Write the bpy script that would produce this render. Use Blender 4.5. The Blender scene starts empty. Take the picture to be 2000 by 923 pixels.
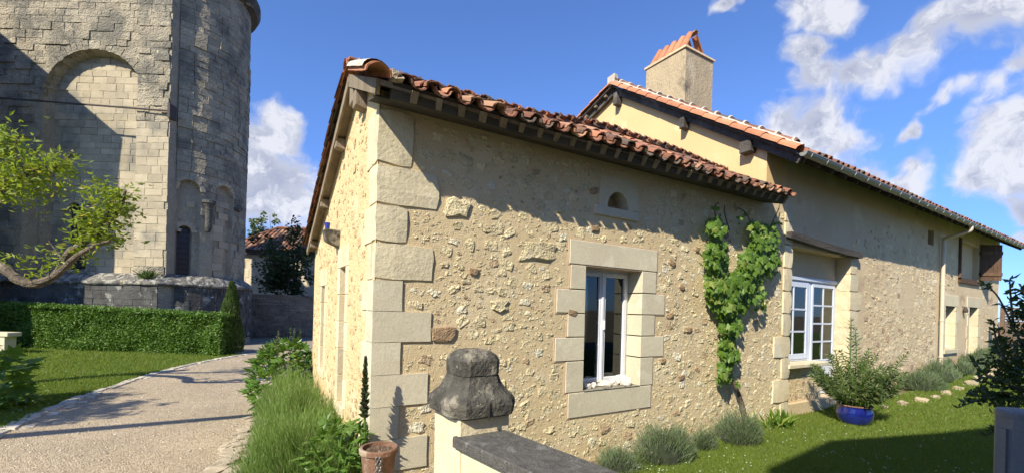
import bpy, bmesh, math, random
import numpy as np
from math import sin, cos, tan, pi, atan2, sqrt, radians
from mathutils import Vector, Matrix, noise as mnoise

# ------------------------------------------------------------------ camera, sky, sun
F, V0, ROLL, AZ, CZ = 847.0, 601.0, 0.0272, 0.555, 2.02      # pixels, pixels, rad, rad, metres
SC = bpy.context.scene
COL = SC.collection
cam_data = bpy.data.cameras.new('camera'); cam = bpy.data.objects.new('camera', cam_data); COL.objects.link(cam)
cam_data.sensor_fit = 'HORIZONTAL'; cam_data.sensor_width = 36.0; cam_data.lens = F/2000*36
cam_data.shift_y = (V0-461.5)/2000; cam_data.clip_start = 0.05; cam_data.clip_end = 3000
cam.matrix_world = Matrix.Translation((0, 0, CZ)) @ Matrix.Rotation(-AZ, 4, 'Z') @ Matrix.Rotation(pi/2, 4, 'X') @ Matrix.Rotation(ROLL, 4, 'Z')
SC.camera = cam
RX = np.array([cos(AZ), -sin(AZ), 0.]); FX = np.array([sin(AZ), cos(AZ), 0.])
def ray(px, py):
    a = (px-1000)/F; b = -(py-V0)/F
    return (a*cos(ROLL)-b*sin(ROLL))*RX + FX + (a*sin(ROLL)+b*cos(ROLL))*np.array([0, 0, 1.])
def at(px, py, depth): return np.array([0, 0, CZ]) + ray(px, py)*depth
def onY(px, py, Y): r = ray(px, py); return np.array([0, 0, CZ]) + r*(Y/r[1])
def onZ(px, py, Z=0.): r = ray(px, py); return np.array([0, 0, CZ]) + r*((Z-CZ)/r[2])
def rf(r, f, z=0.): return np.array([r*cos(AZ)+f*sin(AZ), -r*sin(AZ)+f*cos(AZ), z])

SUN_AZ_TRAVEL, SUN_EL = radians(62.5), radians(39)
W = bpy.data.worlds.new('World'); SC.world = W; W.use_nodes = True
nt = W.node_tree; nt.nodes.clear()
def N(tree, typ, **kw):
    n = tree.nodes.new(typ)
    for k, v in kw.items():
        if k.startswith('i_'):
            key = k[2:]; key = int(key) if key.isdigit() else key.replace('_', ' ')
            n.inputs[key].default_value = v
        else: setattr(n, k, v)
    return n
def L(tree, a, b): tree.links.new(a, b)
def M(tree, op, a, b=None, c=None, clamp=False):
    n = tree.nodes.new('ShaderNodeMath'); n.operation = op; n.use_clamp = clamp
    for i, v in enumerate((a, b, c)):
        if v is None: continue
        if isinstance(v, (int, float)): n.inputs[i].default_value = v
        else: tree.links.new(v, n.inputs[i])
    return n.outputs[0]
def VM(tree, op, a, b=None):
    n = tree.nodes.new('ShaderNodeVectorMath'); n.operation = op
    for i, v in enumerate((a, b)):
        if v is None: continue
        if isinstance(v, (tuple, list)): n.inputs[i].default_value = v
        else: tree.links.new(v, n.inputs[i])
    return n
def MIX(tree, fac, a, b, blend='MIX'):
    n = tree.nodes.new('ShaderNodeMix'); n.data_type = 'RGBA'; n.blend_type = blend
    for s, v in ((n.inputs[0], fac), (n.inputs[6], a), (n.inputs[7], b)):
        if isinstance(v, (int, float)): s.default_value = v
        elif isinstance(v, (tuple, list)): s.default_value = (*v[:3], 1)
        else: tree.links.new(v, s)
    return n.outputs[2]
sky = N(nt, 'ShaderNodeTexSky', sky_type='NISHITA', sun_disc=False, sun_elevation=SUN_EL, sun_rotation=SUN_AZ_TRAVEL+pi,
        altitude=300, air_density=0.9, dust_density=0.25, ozone_density=3.2)
skyc = MIX(nt, 1.0, sky.outputs[0], (0.80, 0.97, 1.27), 'MULTIPLY')
tc = N(nt, 'ShaderNodeTexCoord'); D = tc.outputs['Generated']
sz = N(nt, 'ShaderNodeSeparateXYZ'); L(nt, D, sz.inputs[0]); hz = N(nt, 'ShaderNodeMapRange', interpolation_type='SMOOTHSTEP'); L(nt, sz.outputs[2], hz.inputs[0]); hz.inputs[1].default_value = 0.0; hz.inputs[2].default_value = 0.45
skyc = MIX(nt, 1.0, skyc, MIX(nt, hz.outputs[0], (0.55, 0.66, 0.86), (1.0, 1.03, 1.08)), 'MULTIPLY')
warp = N(nt, 'ShaderNodeTexNoise', i_Scale=5.0, i_Detail=4.0, i_Roughness=0.6); L(nt, D, warp.inputs['Vector'])
wv = VM(nt, 'SUBTRACT', warp.outputs['Color'], (0.5, 0.5, 0.5)); ws = VM(nt, 'SCALE', wv.outputs[0]); ws.inputs['Scale'].default_value = 0.16
DW = VM(nt, 'ADD', D, ws.outputs[0]).outputs[0]
# cumulus banks: (pixel column, pixel row, radius in pixels) turned into sky directions once, then fixed in the sky
BLOBS = [(548, 245, 48), (505, 262, 42), (505, 320, 74), (550, 350, 80), (520, 395, 84), (580, 400, 60),
         (1440, 2, 20), (1560, 2, 46), (1620, 5, 50), (1580, 95, 42), (1600, 140, 48), (1665, 140, 48), (1730, 115, 62), (1790, 80, 74), (1850, 45, 78),
         (1920, 35, 85), (1990, 10, 90), (1545, 245, 60), (1600, 238, 74), (1655, 255, 56), (1700, 318, 56), (1780, 335, 50),
         (1795, 238, 26), (1835, 190, 34), (1885, 175, 36), (1975, 110, 52), (1955, 180, 52), (1985, 250, 82), (1950, 330, 50), (2010, 330, 85),
         (1990, 405, 40), (1975, 455, 28), (2150, 120, 150), (2300, 300, 160), (300, 300, 120), (-200, 200, 160)]
def blobmask(vec):
    acc = None
    for (px, py, rad) in BLOBS:
        d = ray(px, py); ln = np.linalg.norm(d); c = 1/ln; d = d/ln
        rr = 1.13*rad/F*(c**1.6)
        dist = VM(nt, 'DISTANCE', vec, tuple(float(t) for t in d)).outputs['Value']
        m = M(nt, 'SUBTRACT', 1.0, M(nt, 'DIVIDE', dist, rr))
        acc = m if acc is None else M(nt, 'SMOOTH_MAX', acc, m, 0.25)
    return acc
bm = blobmask(DW)
def cnoise(vec):
    n = N(nt, 'ShaderNodeTexNoise', i_Scale=11.0, i_Detail=12.0, i_Roughness=0.64); L(nt, vec, n.inputs['Vector']); return n.outputs['Fac']
c0 = cnoise(DW)
su = (-sin(SUN_AZ_TRAVEL)*cos(SUN_EL), -cos(SUN_AZ_TRAVEL)*cos(SUN_EL), sin(SUN_EL))
off = VM(nt, 'ADD', DW, (-0.012, -0.012, 0.035)).outputs[0]
c1 = cnoise(off)
dens = M(nt, 'ADD', M(nt, 'MULTIPLY_ADD', bm, 1.25, 0.16), M(nt, 'MULTIPLY', M(nt, 'SUBTRACT', c0, 0.5), 1.9))
cov = N(nt, 'ShaderNodeMapRange', interpolation_type='SMOOTHSTEP'); L(nt, dens, cov.inputs[0]); cov.inputs[1].default_value = -0.02; cov.inputs[2].default_value = 0.78
# light on the cloud: towards the sun side denser = darker
lit = N(nt, 'ShaderNodeMapRange'); L(nt, M(nt, 'SUBTRACT', c0, c1), lit.inputs[0])
lit.inputs[1].default_value = -0.05; lit.inputs[2].default_value = 0.09
deep = N(nt, 'ShaderNodeMapRange'); L(nt, dens, deep.inputs[0]); deep.inputs[1].default_value = 0.5; deep.inputs[2].default_value = 1.5
shade = M(nt, 'MULTIPLY', M(nt, 'SUBTRACT', 1.0, lit.outputs[0]), M(nt, 'MULTIPLY_ADD', deep.outputs[0], 0.6, 0.4), clamp=True)
ccol = MIX(nt, shade, (4.9, 4.95, 5.3), (1.9, 2.15, 3.0))
covf = M(nt, 'MULTIPLY', cov.outputs[0], 0.93)
fin = MIX(nt, covf, skyc, ccol)
bg = N(nt, 'ShaderNodeBackground'); bg.inputs['Strength'].default_value = 0.11
wo = N(nt, 'ShaderNodeOutputWorld'); L(nt, fin, bg.inputs[0]); L(nt, bg.outputs[0], wo.inputs[0])
sd = bpy.data.lights.new('sun', 'SUN'); sd.energy = 4.9; sd.angle = radians(0.53); sd.color = (1.0, 0.91, 0.74)
sun = bpy.data.objects.new('sun', sd); COL.objects.link(sun)
sun.rotation_euler = Vector((sin(SUN_AZ_TRAVEL)*cos(SUN_EL), cos(SUN_AZ_TRAVEL)*cos(SUN_EL), -sin(SUN_EL))).to_track_quat('-Z', 'Y').to_euler()
SC.view_settings.view_transform = 'Standard'; SC.view_settings.look = 'None'; SC.view_settings.exposure = 0.70; SC.view_settings.gamma = 1.0

# ------------------------------------------------------------------ helpers
RN = random.Random(7); NR = np.random.RandomState(11)
def tag(o, label=None, cat=None, group=None, kind=None):
    if label: o['label'] = label
    if cat: o['category'] = cat
    if group: o['group'] = group
    if kind: o['kind'] = kind
    return o
def empty(name, loc=(0, 0, 0), rz=0.0, label=None, cat=None, group=None, parent=None):
    o = bpy.data.objects.new(name, None); COL.objects.link(o); o.location = tuple(loc); o.rotation_euler = (0, 0, rz)
    if parent: o.parent = parent
    return tag(o, label, cat, group)
def ob(name, me, parent=None, loc=None, rot=None, scale=None):
    o = bpy.data.objects.new(name, me); COL.objects.link(o)
    if parent: o.parent = parent
    if loc is not None: o.location = tuple(loc)
    if rot is not None: o.rotation_euler = tuple(rot)
    if scale is not None: o.scale = tuple(scale)
    return o
def me_from(name, V, FC, mat=None, rnd=None, smooth=False):
    me = bpy.data.meshes.new(name); me.from_pydata([tuple(v) for v in V], [], [tuple(f) for f in FC]); 
    if mat is not None: me.materials.append(mat)
    if rnd is not None:
        a = me.attributes.new('rnd', 'FLOAT', 'POINT'); a.data.foreach_set('value', np.asarray(rnd, dtype=np.float32))
    me.polygons.foreach_set('use_smooth', [bool(smooth)]*len(me.polygons))
    me.update(); return me
def me_np(name, V, T, mat, rnd=None, n=3, smooth=False):
    """fast mesh of n-gons from numpy arrays"""
    V = np.asarray(V, dtype=np.float32).reshape(-1, 3); T = np.asarray(T, dtype=np.int32).reshape(-1, n)
    me = bpy.data.meshes.new(name); me.vertices.add(len(V)); me.vertices.foreach_set('co', V.ravel())
    me.loops.add(T.size); me.loops.foreach_set('vertex_index', T.ravel())
    me.polygons.add(len(T)); me.polygons.foreach_set('loop_start', np.arange(0, T.size, n, dtype=np.int32))
    me.polygons.foreach_set('loop_total', np.full(len(T), n, dtype=np.int32))
    me.polygons.foreach_set('use_smooth', np.full(len(T), bool(smooth)))
    me.materials.append(mat)
    if rnd is not None:
        a = me.attributes.new('rnd', 'FLOAT', 'POINT'); a.data.foreach_set('value', np.asarray(rnd, dtype=np.float32))
    me.update(calc_edges=True); return me
class MB:
    def __init__(s): s.V = []; s.F = []
    def add(s, V, FC):
        b = len(s.V); s.V += [tuple(v) for v in V]; s.F += [tuple(b+i for i in f) for f in FC]; return s
    def box(s, x0, x1, y0, y1, z0, z1, j=0.0):
        V = [(x, y, z) for x in (x0, x1) for y in (y0, y1) for z in (z0, z1)]
        if j: V = [(a+RN.uniform(-j, j), b+RN.uniform(-j, j), c+RN.uniform(-j, j)) for a, b, c in V]
        return s.add(V, [(0, 1, 3, 2), (4, 6, 7, 5), (0, 4, 5, 1), (2, 3, 7, 6), (0, 2, 6, 4), (1, 5, 7, 3)])
    def hexa(s, P):     # 8 corners: bottom loop then top loop
        return s.add(P, [(3, 2, 1, 0), (4, 5, 6, 7), (0, 1, 5, 4), (1, 2, 6, 5), (2, 3, 7, 6), (3, 0, 4, 7)])
    def bar(s, a, b, w, h, up=(0, 0, 1)):
        a = Vector(a); b = Vector(b); d = (b-a).normalized(); x = d.cross(Vector(up)); x = x.normalized() if x.length > 1e-6 else Vector((1, 0, 0)); u = x.cross(d)
        P = []
        for p in (a, b): P += [p-x*w/2-u*h/2, p+x*w/2-u*h/2, p+x*w/2+u*h/2, p-x*w/2+u*h/2]
        return s.add(P, [(3, 2, 1, 0), (4, 5, 6, 7), (0, 1, 5, 4), (1, 2, 6, 5), (2, 3, 7, 6), (3, 0, 4, 7)])
    def tube(s, pts, rad, n=8, cap=True):
        pts = [Vector(p) for p in pts]; rad = rad if isinstance(rad, (list, tuple)) else [rad]*len(pts); b = len(s.V); prev = None
        for i, p in enumerate(pts):
            d = (pts[min(i+1, len(pts)-1)]-pts[max(i-1, 0)]).normalized()
            x = prev - d*prev.dot(d) if prev is not None else d.orthogonal()
            x = x.normalized() if x.length > 1e-6 else d.orthogonal().normalized(); prev = x; y = d.cross(x)
            for k in range(n):
                t = 2*pi*k/n; s.V.append(tuple(p+(x*cos(t)+y*sin(t))*rad[i]))
        for i in range(len(pts)-1):
            for k in range(n):
                k2 = (k+1) % n; s.F.append((b+i*n+k, b+i*n+k2, b+(i+1)*n+k2, b+(i+1)*n+k))
        if cap: s.F.append(tuple(b+k for k in range(n))[::-1]); s.F.append(tuple(b+(len(pts)-1)*n+k for k in range(n)))
        return s
    def lathe(s, prof, n=24, c=(0, 0, 0)):
        b = len(s.V)
        for (r, z) in prof:
            for k in range(n): t = 2*pi*k/n; s.V.append((c[0]+r*cos(t), c[1]+r*sin(t), c[2]+z))
        for i in range(len(prof)-1):
            for k in range(n): k2 = (k+1) % n; s.F.append((b+i*n+k, b+i*n+k2, b+(i+1)*n+k2, b+(i+1)*n+k))
        return s
    def build(s, name, mat, parent=None, smooth=False, bevel=0.0, **kw):
        me = me_from(name, s.V, s.F, mat, smooth=smooth)
        if bevel:
            b = bmesh.new(); b.from_mesh(me); bmesh.ops.bevel(b, geom=list(b.edges), offset=bevel, segments=1, affect='EDGES'); b.to_mesh(me); b.free()
        o = ob(name, me, parent); 
        for k, v in kw.items(): o[k] = v
        return o
def polyl(P, t):    # point at 0..1 along a polyline
    P = [Vector(p) for p in P]; Ls = [(P[i+1]-P[i]).length for i in range(len(P)-1)]; s = t*sum(Ls)
    for i, l in enumerate(Ls):
        if s <= l or i == len(Ls)-1: return P[i].lerp(P[i+1], min(1, s/max(l, 1e-6)))
        s -= l
def smoothpath(P, n=6):
    P = [Vector(p) for p in P]; Q = [P[0]]+P+[P[-1]]; out = []
    for i in range(1, len(Q)-2):
        a, b, c, d = Q[i-1:i+3]
        for k in range(n):
            t = k/n; out.append(0.5*((2*b)+(-a+c)*t+(2*a-5*b+4*c-d)*t*t+(-a+3*b-3*c+d)*t**3))
    out.append(P[-1]); return out

# ------------------------------------------------------------------ materials
def tocol(c): return (*c, 1.0)
def pmat(name, c1, c2, c3=None, scale=3.0, c3s=1.5, c3t=(0.55, 0.68), rough=0.9, bump=0.4, bs=40.0, bd=0.01, rnd=0.12, speck=None, spec=0.3, extra=None, stretch=None, c4=None, c4s=8.0, c4t=(0.6, 0.66), metal=0.0, coat=0.0):
    m = bpy.data.materials.new(name); m.use_nodes = True; t = m.node_tree; b = t.nodes['Principled BSDF']
    g = N(t, 'ShaderNodeNewGeometry'); P = g.outputs['Position']
    if stretch: P = VM(t, 'MULTIPLY', P, stretch).outputs[0]
    def nz(s, d=6.0, r=0.6):
        n = N(t, 'ShaderNodeTexNoise', i_Scale=s, i_Detail=d, i_Roughness=r); L(t, P, n.inputs['Vector']); return n.outputs['Fac']
    def mr(v, a, bb, lo=0.0, hi=1.0):
        n = N(t, 'ShaderNodeMapRange', interpolation_type='SMOOTHSTEP'); L(t, v, n.inputs[0]); n.inputs[1].default_value = a; n.inputs[2].default_value = bb; n.inputs[3].default_value = lo; n.inputs[4].default_value = hi; return n.outputs[0]
    col = MIX(t, mr(nz(scale), 0.3, 0.7), c1, c2)
    if c3: col = MIX(t, mr(nz(c3s), *c3t), col, c3)
    if c4: col = MIX(t, mr(nz(c4s, 8.0, 0.7), *c4t), col, c4)
    fine = nz(bs, 5.0, 0.65)
    col = MIX(t, 1.0, col, M(t, 'MULTIPLY_ADD', fine, 0.5, 0.75), 'MULTIPLY')
    if rnd:
        at_ = N(t, 'ShaderNodeAttribute', attribute_name='rnd'); oi = N(t, 'ShaderNodeObjectInfo')
        r = M(t, 'FRACT', M(t, 'ADD', at_.outputs['Fac'], oi.outputs['Random']))
        col = MIX(t, 1.0, col, M(t, 'MULTIPLY_ADD', r, 2*rnd, 1-rnd), 'MULTIPLY')
        r2 = M(t, 'FRACT', M(t, 'MULTIPLY', r, 7.31))
        if extra:   # odd ones: (colour, share)
            col = MIX(t, M(t, 'GREATER_THAN', r2, 1-extra[1]), col, extra[0])
            if len(extra) > 2: col = MIX(t, M(t, 'LESS_THAN', r2, extra[3]), col, extra[2])
    L(t, col, b.inputs['Base Color']); b.inputs['Roughness'].default_value = rough
    b.inputs['Specular IOR Level'].default_value = spec; b.inputs['Metallic'].default_value = metal
    if coat: b.inputs['Coat Weight'].default_value = coat
    if bump:
        bp = N(t, 'ShaderNodeBump'); bp.inputs['Strength'].default_value = bump; bp.inputs['Distance'].default_value = bd
        h = M(t, 'ADD', fine, M(t, 'MULTIPLY', nz(bs*0.25, 4.0), 1.6)); L(t, h, bp.inputs['Height']); L(t, bp.outputs[0], b.inputs['Normal'])
    return m
def leafmat(name, c1, c2, c3=None, trans=0.35, rough=0.5, sp=0.5, scale=1.2):
    m = bpy.data.materials.new(name); m.use_nodes = True; t = m.node_tree; b = t.nodes['Principled BSDF']
    at_ = N(t, 'ShaderNodeAttribute', attribute_name='rnd'); oi = N(t, 'ShaderNodeObjectInfo')
    r = M(t, 'FRACT', M(t, 'ADD', at_.outputs['Fac'], oi.outputs['Random']))
    g = N(t, 'ShaderNodeNewGeometry'); n = N(t, 'ShaderNodeTexNoise', i_Scale=scale, i_Detail=3.0); L(t, g.outputs['Position'], n.inputs['Vector'])
    f = M(t, 'ADD', M(t, 'MULTIPLY', r, 0.6), M(t, 'MULTIPLY', n.outputs['Fac'], 0.4))
    col = MIX(t, f, c1, c2)
    if c3: col = MIX(t, M(t, 'GREATER_THAN', M(t, 'FRACT', M(t, 'MULTIPLY', r, 5.7)), 0.9), col, c3)
    L(t, col, b.inputs['Base Color']); b.inputs['Roughness'].default_value = rough; b.inputs['Specular IOR Level'].default_value = sp
    tr = N(t, 'ShaderNodeBsdfTranslucent'); L(t, MIX(t, 1.0, col, (1.5, 1.5, 0.7), 'MULTIPLY'), tr.inputs[0])
    ms = N(t, 'ShaderNodeMixShader'); ms.inputs[0].default_value = trans; out = t.nodes['Material Output']
    L(t, b.outputs[0], ms.inputs[1]); L(t, tr.outputs[0], ms.inputs[2]); L(t, ms.outputs[0], out.inputs[0]); return m
def flat(name, c, rough=0.6, metal=0.0, spec=0.5, **kw):
    return pmat(name, c, tuple(x*0.9 for x in c), rough=rough, metal=metal, bump=kw.pop('bump', 0.05), bs=60, rnd=kw.pop('rnd', 0.0), spec=spec, **kw)
MAT = dict(
 mortar=pmat('lime_mortar', (.625, .51, .315), (.575, .455, .272), (.65, .545, .355), scale=1.3, bump=.55, bs=70, bd=.012, c4=(.42, .33, .22), c4s=2.2, c4t=(.62, .75), rnd=0),
 rubble=pmat('rubble_stone', (.73, .64, .41), (.66, .555, .335), (.74, .66, .47), scale=9, c3s=6, bump=1.0, bs=34, bd=.035, rnd=.13, extra=((.50, .38, .24), .06, (.74, .68, .50), .12)),
 rubble_brown=pmat('brown_field_stone', (.30, .20, .12), (.38, .27, .16), scale=12, bump=1, bs=45, bd=.02),
 ashlar=pmat('pale_cut_stone', (.60, .535, .37), (.54, .475, .325), (.62, .56, .41), scale=1.6, bump=.7, bs=26, bd=.008, rnd=.05, c4=(.50, .47, .38), c4s=5, c4t=(.66, .8)),
 ashlar_new=pmat('sawn_cut_stone', (.59, .54, .40), (.54, .49, .36), (.63, .58, .44), scale=2.2, c3s=4, bump=.35, bs=45, bd=.006, rnd=.05, c4=(.45, .40, .29), c4s=6, c4t=(.64, .76)),
 ashlar_warm=pmat('weathered_cut_stone', (.66, .58, .40), (.60, .50, .32), (.64, .60, .47), scale=2.5, bump=.4, bs=35, bd=.01, rnd=.12),
 joint=pmat('pink_joint_mortar', (.52, .38, .26), (.48, .35, .24), bump=.3, rnd=0),
 westmortar=pmat('yellow_lime_render', (.68, .525, .29), (.63, .475, .255), (.71, .58, .36), scale=2, bump=.8, bs=26, bd=.02, c4=(.44, .32, .17), c4s=12, c4t=(.66, .74), rnd=0),
 westrub=pmat('yellow_rubble', (.68, .53, .30), (.61, .46, .25), scale=9, bump=1.0, bs=38, bd=.03, rnd=.08, extra=((.45, .33, .19), .05)),
 gable=pmat('smooth_ochre_render', (.66, .48, .25), (.62, .44, .22), (.70, .53, .31), scale=.8, bump=.15, bs=60, bd=.005, rnd=0),
 farwall=pmat('sandy_old_render', (.61, .49, .315), (.56, .44, .275), (.65, .55, .37), scale=.9, c3s=1.1, bump=.6, bs=45, bd=.015, c4=(.36, .26, .17), c4s=1.0, c4t=(.57, .72), rnd=0),
 farrub=pmat('flush_rubble', (.63, .52, .34), (.56, .455, .29), (.66, .58, .42), scale=6, bump=.9, bs=35, bd=.02, rnd=.18, extra=((.42, .31, .21), .12)),
 church=pmat('church_limestone', (.44, .385, .275), (.36, .315, .23), (.21, .195, .155), scale=1.7, c3s=.9, c3t=(.42, .62), bump=1.0, bs=15, bd=.09, rnd=.13, c4=(.50, .45, .33), c4s=3.1, c4t=(.57, .68)),
 churchwall=pmat('church_mortar', (.40, .35, .25), (.32, .28, .205), (.19, .175, .14), scale=1.6, c3s=.6, bump=1.0, bs=16, bd=.06, rnd=0, c4=(.48, .43, .33), c4s=2.0, c4t=(.58, .7)),
 churchpale=pmat('pale_niche_stone', (.43, .37, .26), (.35, .30, .21), (.22, .205, .165), scale=1.2, c3s=.55, c3t=(.50, .68), bump=.5, bs=22, bd=.025, rnd=.13),
 plinth=pmat('lichened_plinth', (.10, .10, .092), (.055, .055, .052), (.26, .26, .235), scale=2, c3s=1.7, c3t=(.57, .64), bump=.8, bs=22, bd=.03, rnd=.1, c4=(.58, .58, .53), c4s=3.0, c4t=(.66, .70)),
 ledge=pmat('lichened_ledge', (.17, .16, .135), (.06, .06, .055), (.29, .28, .24), scale=4, c3s=5.2, c3t=(.52, .56), bump=.8, bs=22, bd=.03, rnd=.1, c4=(.50, .30, .10), c4s=1.3, c4t=(.62, .66)),
 tile=pmat('clay_canal_tile', (.28, .128, .080), (.20, .095, .062), (.12, .08, .06), scale=5, c3s=3.5, c3t=(.52, .68), bump=.5, bs=45, bd=.01, rnd=.3, extra=((.12, .09, .072), .32, (.36, .21, .13), .18), c4=(.42, .36, .27), c4s=9, c4t=(.62, .70)),
 tileorange=pmat('bright_clay_tile', (.47, .215, .115), (.39, .165, .09), scale=5, bump=.4, bs=45, bd=.008, rnd=.16, c4=(.28, .14, .09), c4s=5, c4t=(.62, .75)),
 tiledark=pmat('mossy_clay_tile', (.24, .11, .075), (.17, .09, .065), (.30, .15, .09), scale=5, bump=.5, bs=45, bd=.01, rnd=.3, c4=(.30, .27, .19), c4s=10, c4t=(.64, .7)),
 limewash=pmat('white_tile_mortar', (.52, .48, .41), (.44, .39, .32), bump=.6, bs=40, bd=.01, rnd=0, c4=(.5, .42, .33), c4s=14, c4t=(.64, .7)),
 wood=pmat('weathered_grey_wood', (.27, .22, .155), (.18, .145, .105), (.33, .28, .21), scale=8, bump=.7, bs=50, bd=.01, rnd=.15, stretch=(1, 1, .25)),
 wooddark=pmat('dark_old_beam', (.095, .085, .075), (.05, .045, .04), (.16, .15, .14), scale=6, bump=.8, bs=40, bd=.015, rnd=.12, stretch=(.2, 1, 1)),
 woodbrown=pmat('brown_plank', (.13, .075, .045), (.085, .05, .032), scale=8, bump=.6, bs=50, bd=.01, rnd=.2, stretch=(1, 1, .3)),
 white=flat('white_window_paint', (.72, .74, .78), rough=.35), bluewhite=flat('pale_blue_paint', (.60, .66, .78), rough=.4),
 zinc=flat('grey_zinc', (.30, .30, .27), rough=.45, metal=.35), zinclight=flat('bright_zinc_clip', (.48, .48, .45), rough=.4, metal=.2),
 pipe=flat('cream_downpipe', (.60, .52, .40), rough=.5), iron=flat('rusty_iron', (.06, .045, .04), rough=.8),
 dark=flat('dark_interior', (.012, .012, .012), rough=.9), room=flat('dim_room_wall', (.10, .085, .07), rough=.9),
 curtain=pmat('grey_green_curtain', (.42, .43, .38), (.30, .32, .28), scale=3, bump=.1, rnd=0, stretch=(6, 6, .3)),
 voile=flat('white_voile', (.62, .61, .57), rough=.9),
 gravel=None, pedestal=pmat('black_lichened_stone', (.105, .10, .082), (.052, .05, .043), (.27, .245, .19), scale=9, c3s=5, c3t=(.50, .66), bump=.9, bs=35, bd=.02, rnd=.05, c4=(.44, .42, .35), c4s=17, c4t=(.62, .70)),
 coping=pmat('dark_speckled_coping', (.115, .112, .10), (.075, .073, .066), (.18, .175, .16), scale=14, c3s=9, bump=.9, bs=60, bd=.012, rnd=.05, c4=(.27, .26, .23), c4s=45, c4t=(.60, .68)),
 rendered=pmat('cream_pier_render', (.66, .58, .40), (.60, .51, .33), (.70, .65, .50), scale=3, bump=.5, bs=30, bd=.012, rnd=.03, c4=(.40, .36, .27), c4s=3.2, c4t=(.62, .74)),
 terracotta=pmat('old_terracotta', (.16, .085, .055), (.24, .14, .09), (.36, .29, .21), scale=6, c3s=4, bump=.4, bs=40, rnd=0, c4=(.62, .56, .44), c4s=6, c4t=(.62, .7)),
 blueglaze=pmat('cobalt_glaze', (.008, .015, .17), (.005, .01, .11), scale=6, bump=.05, bs=20, rough=.08, spec=.7, rnd=0, coat=.6),
 cup=flat('blue_cup', (.02, .04, .35), rough=.4), soil=pmat('dry_soil', (.17, .11, .07), (.11, .07, .045), scale=14, bump=1, bs=50, bd=.02, rnd=0),
 bark=pmat('gnarled_bark', (.17, .135, .10), (.085, .068, .05), (.27, .235, .18), scale=7, c3s=5, bump=1, bs=25, bd=.03, rnd=0),
 edging=pmat('pale_edging_stone', (.56, .52, .43), (.44, .40, .32), (.32, .30, .25), scale=5, bump=.6, bs=40, bd=.01, rnd=.15),
 rock=pmat('border_rock', (.46, .39, .28), (.36, .30, .21), scale=6, bump=.9, bs=30, bd=.03, rnd=.15), whiterock=pmat('white_pebble_rock', (.72, .69, .62), (.6, .54, .45), scale=12, bump=.9, bs=40, bd=.015, rnd=.15),
 stonewall=pmat('old_boundary_wall', (.30, .27, .21), (.21, .19, .15), (.13, .125, .11), scale=1.5, c3s=.8, bump=1, bs=14, bd=.06, rnd=.2),
 farhouse=pmat('far_house_render', (.58, .50, .37), (.50, .43, .31), scale=1, bump=.4, bs=14, bd=.03, rnd=0),
 greypost=flat('grey_post_paint', (.17, .17, .165), rough=.5), fence=pmat('brown_lattice_wood', (.15, .10, .07), (.10, .065, .045), scale=6, bump=.5, bs=40, rnd=.2),
 laurel=leafmat('laurel_leaf', (.055, .125, .015), (.12, .22, .03), (.17, .26, .045), trans=.22, rough=.5, sp=.45),
 grassb=leafmat('lawn_blade', (.11, .17, .024), (.18, .245, .038), (.26, .25, .09), trans=.42, rough=.6, sp=.3, scale=.8),
 lav=leafmat('lavender_leaf', (.13, .215, .055), (.20, .30, .085), (.25, .27, .15), trans=.35, rough=.7, sp=.2),
 lavfar=leafmat('far_lavender_leaf', (.10, .15, .075), (.16, .21, .11), (.20, .19, .19), trans=.25, rough=.7, sp=.2),
 vine=leafmat('vine_leaf', (.085, .17, .022), (.16, .27, .042), (.25, .32, .07), trans=.4, rough=.45, sp=.4),
 maple=leafmat('tree_leaf', (.15, .21, .025), (.27, .33, .045), (.38, .34, .09), trans=.45, rough=.45, sp=.4, scale=2),
 fig=leafmat('dark_tree_leaf', (.030, .055, .018), (.06, .095, .03), trans=.3, rough=.5, sp=.4),
 oleander=leafmat('oleander_leaf', (.065, .105, .035), (.13, .185, .065), (.24, .26, .09), trans=.3, rough=.45, sp=.4),
 shrub=leafmat('dark_shrub_leaf', (.04, .072, .024), (.08, .125, .04), trans=.35, rough=.4, sp=.5),
 acanthus=leafmat('broad_green_leaf', (.075, .16, .025), (.15, .25, .05), trans=.35, rough=.4, sp=.4),
 cypress=leafmat('cypress_leaf', (.045, .085, .02), (.10, .15, .04), trans=.15, rough=.7, sp=.2),
 distant=leafmat('distant_leaf', (.10, .15, .05), (.16, .21, .08), trans=.3),
 bloom=leafmat('daisy_petal', (.75, .75, .72), (.8, .8, .78), trans=.2),
 spike=leafmat('flower_spike', (.05, .075, .03), (.10, .12, .06), (.16, .10, .14), trans=.2),
)
def glassmat(name, tint=(.55, .6, .62), alpha=.45):
    m = bpy.data.materials.new(name); m.use_nodes = True; t = m.node_tree; t.nodes.clear()
    gl = N(t, 'ShaderNodeBsdfGlossy'); gl.inputs['Roughness'].default_value = .02; gl.inputs['Color'].default_value = (*tint, 1)
    tr = N(t, 'ShaderNodeBsdfTransparent'); tr.inputs[0].default_value = (.8, .83, .82, 1)
    fr = N(t, 'ShaderNodeFresnel'); fr.inputs[0].default_value = 1.5
    fac = M(t, 'MULTIPLY_ADD', fr.outputs[0], 1.3, .05, clamp=True)
    ms = N(t, 'ShaderNodeMixShader'); L(t, fac, ms.inputs[0]); L(t, tr.outputs[0], ms.inputs[1]); L(t, gl.outputs[0], ms.inputs[2])
    o = N(t, 'ShaderNodeOutputMaterial'); L(t, ms.outputs[0], o.inputs[0]); return m
MAT['glass'] = glassmat('window_glass')
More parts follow.
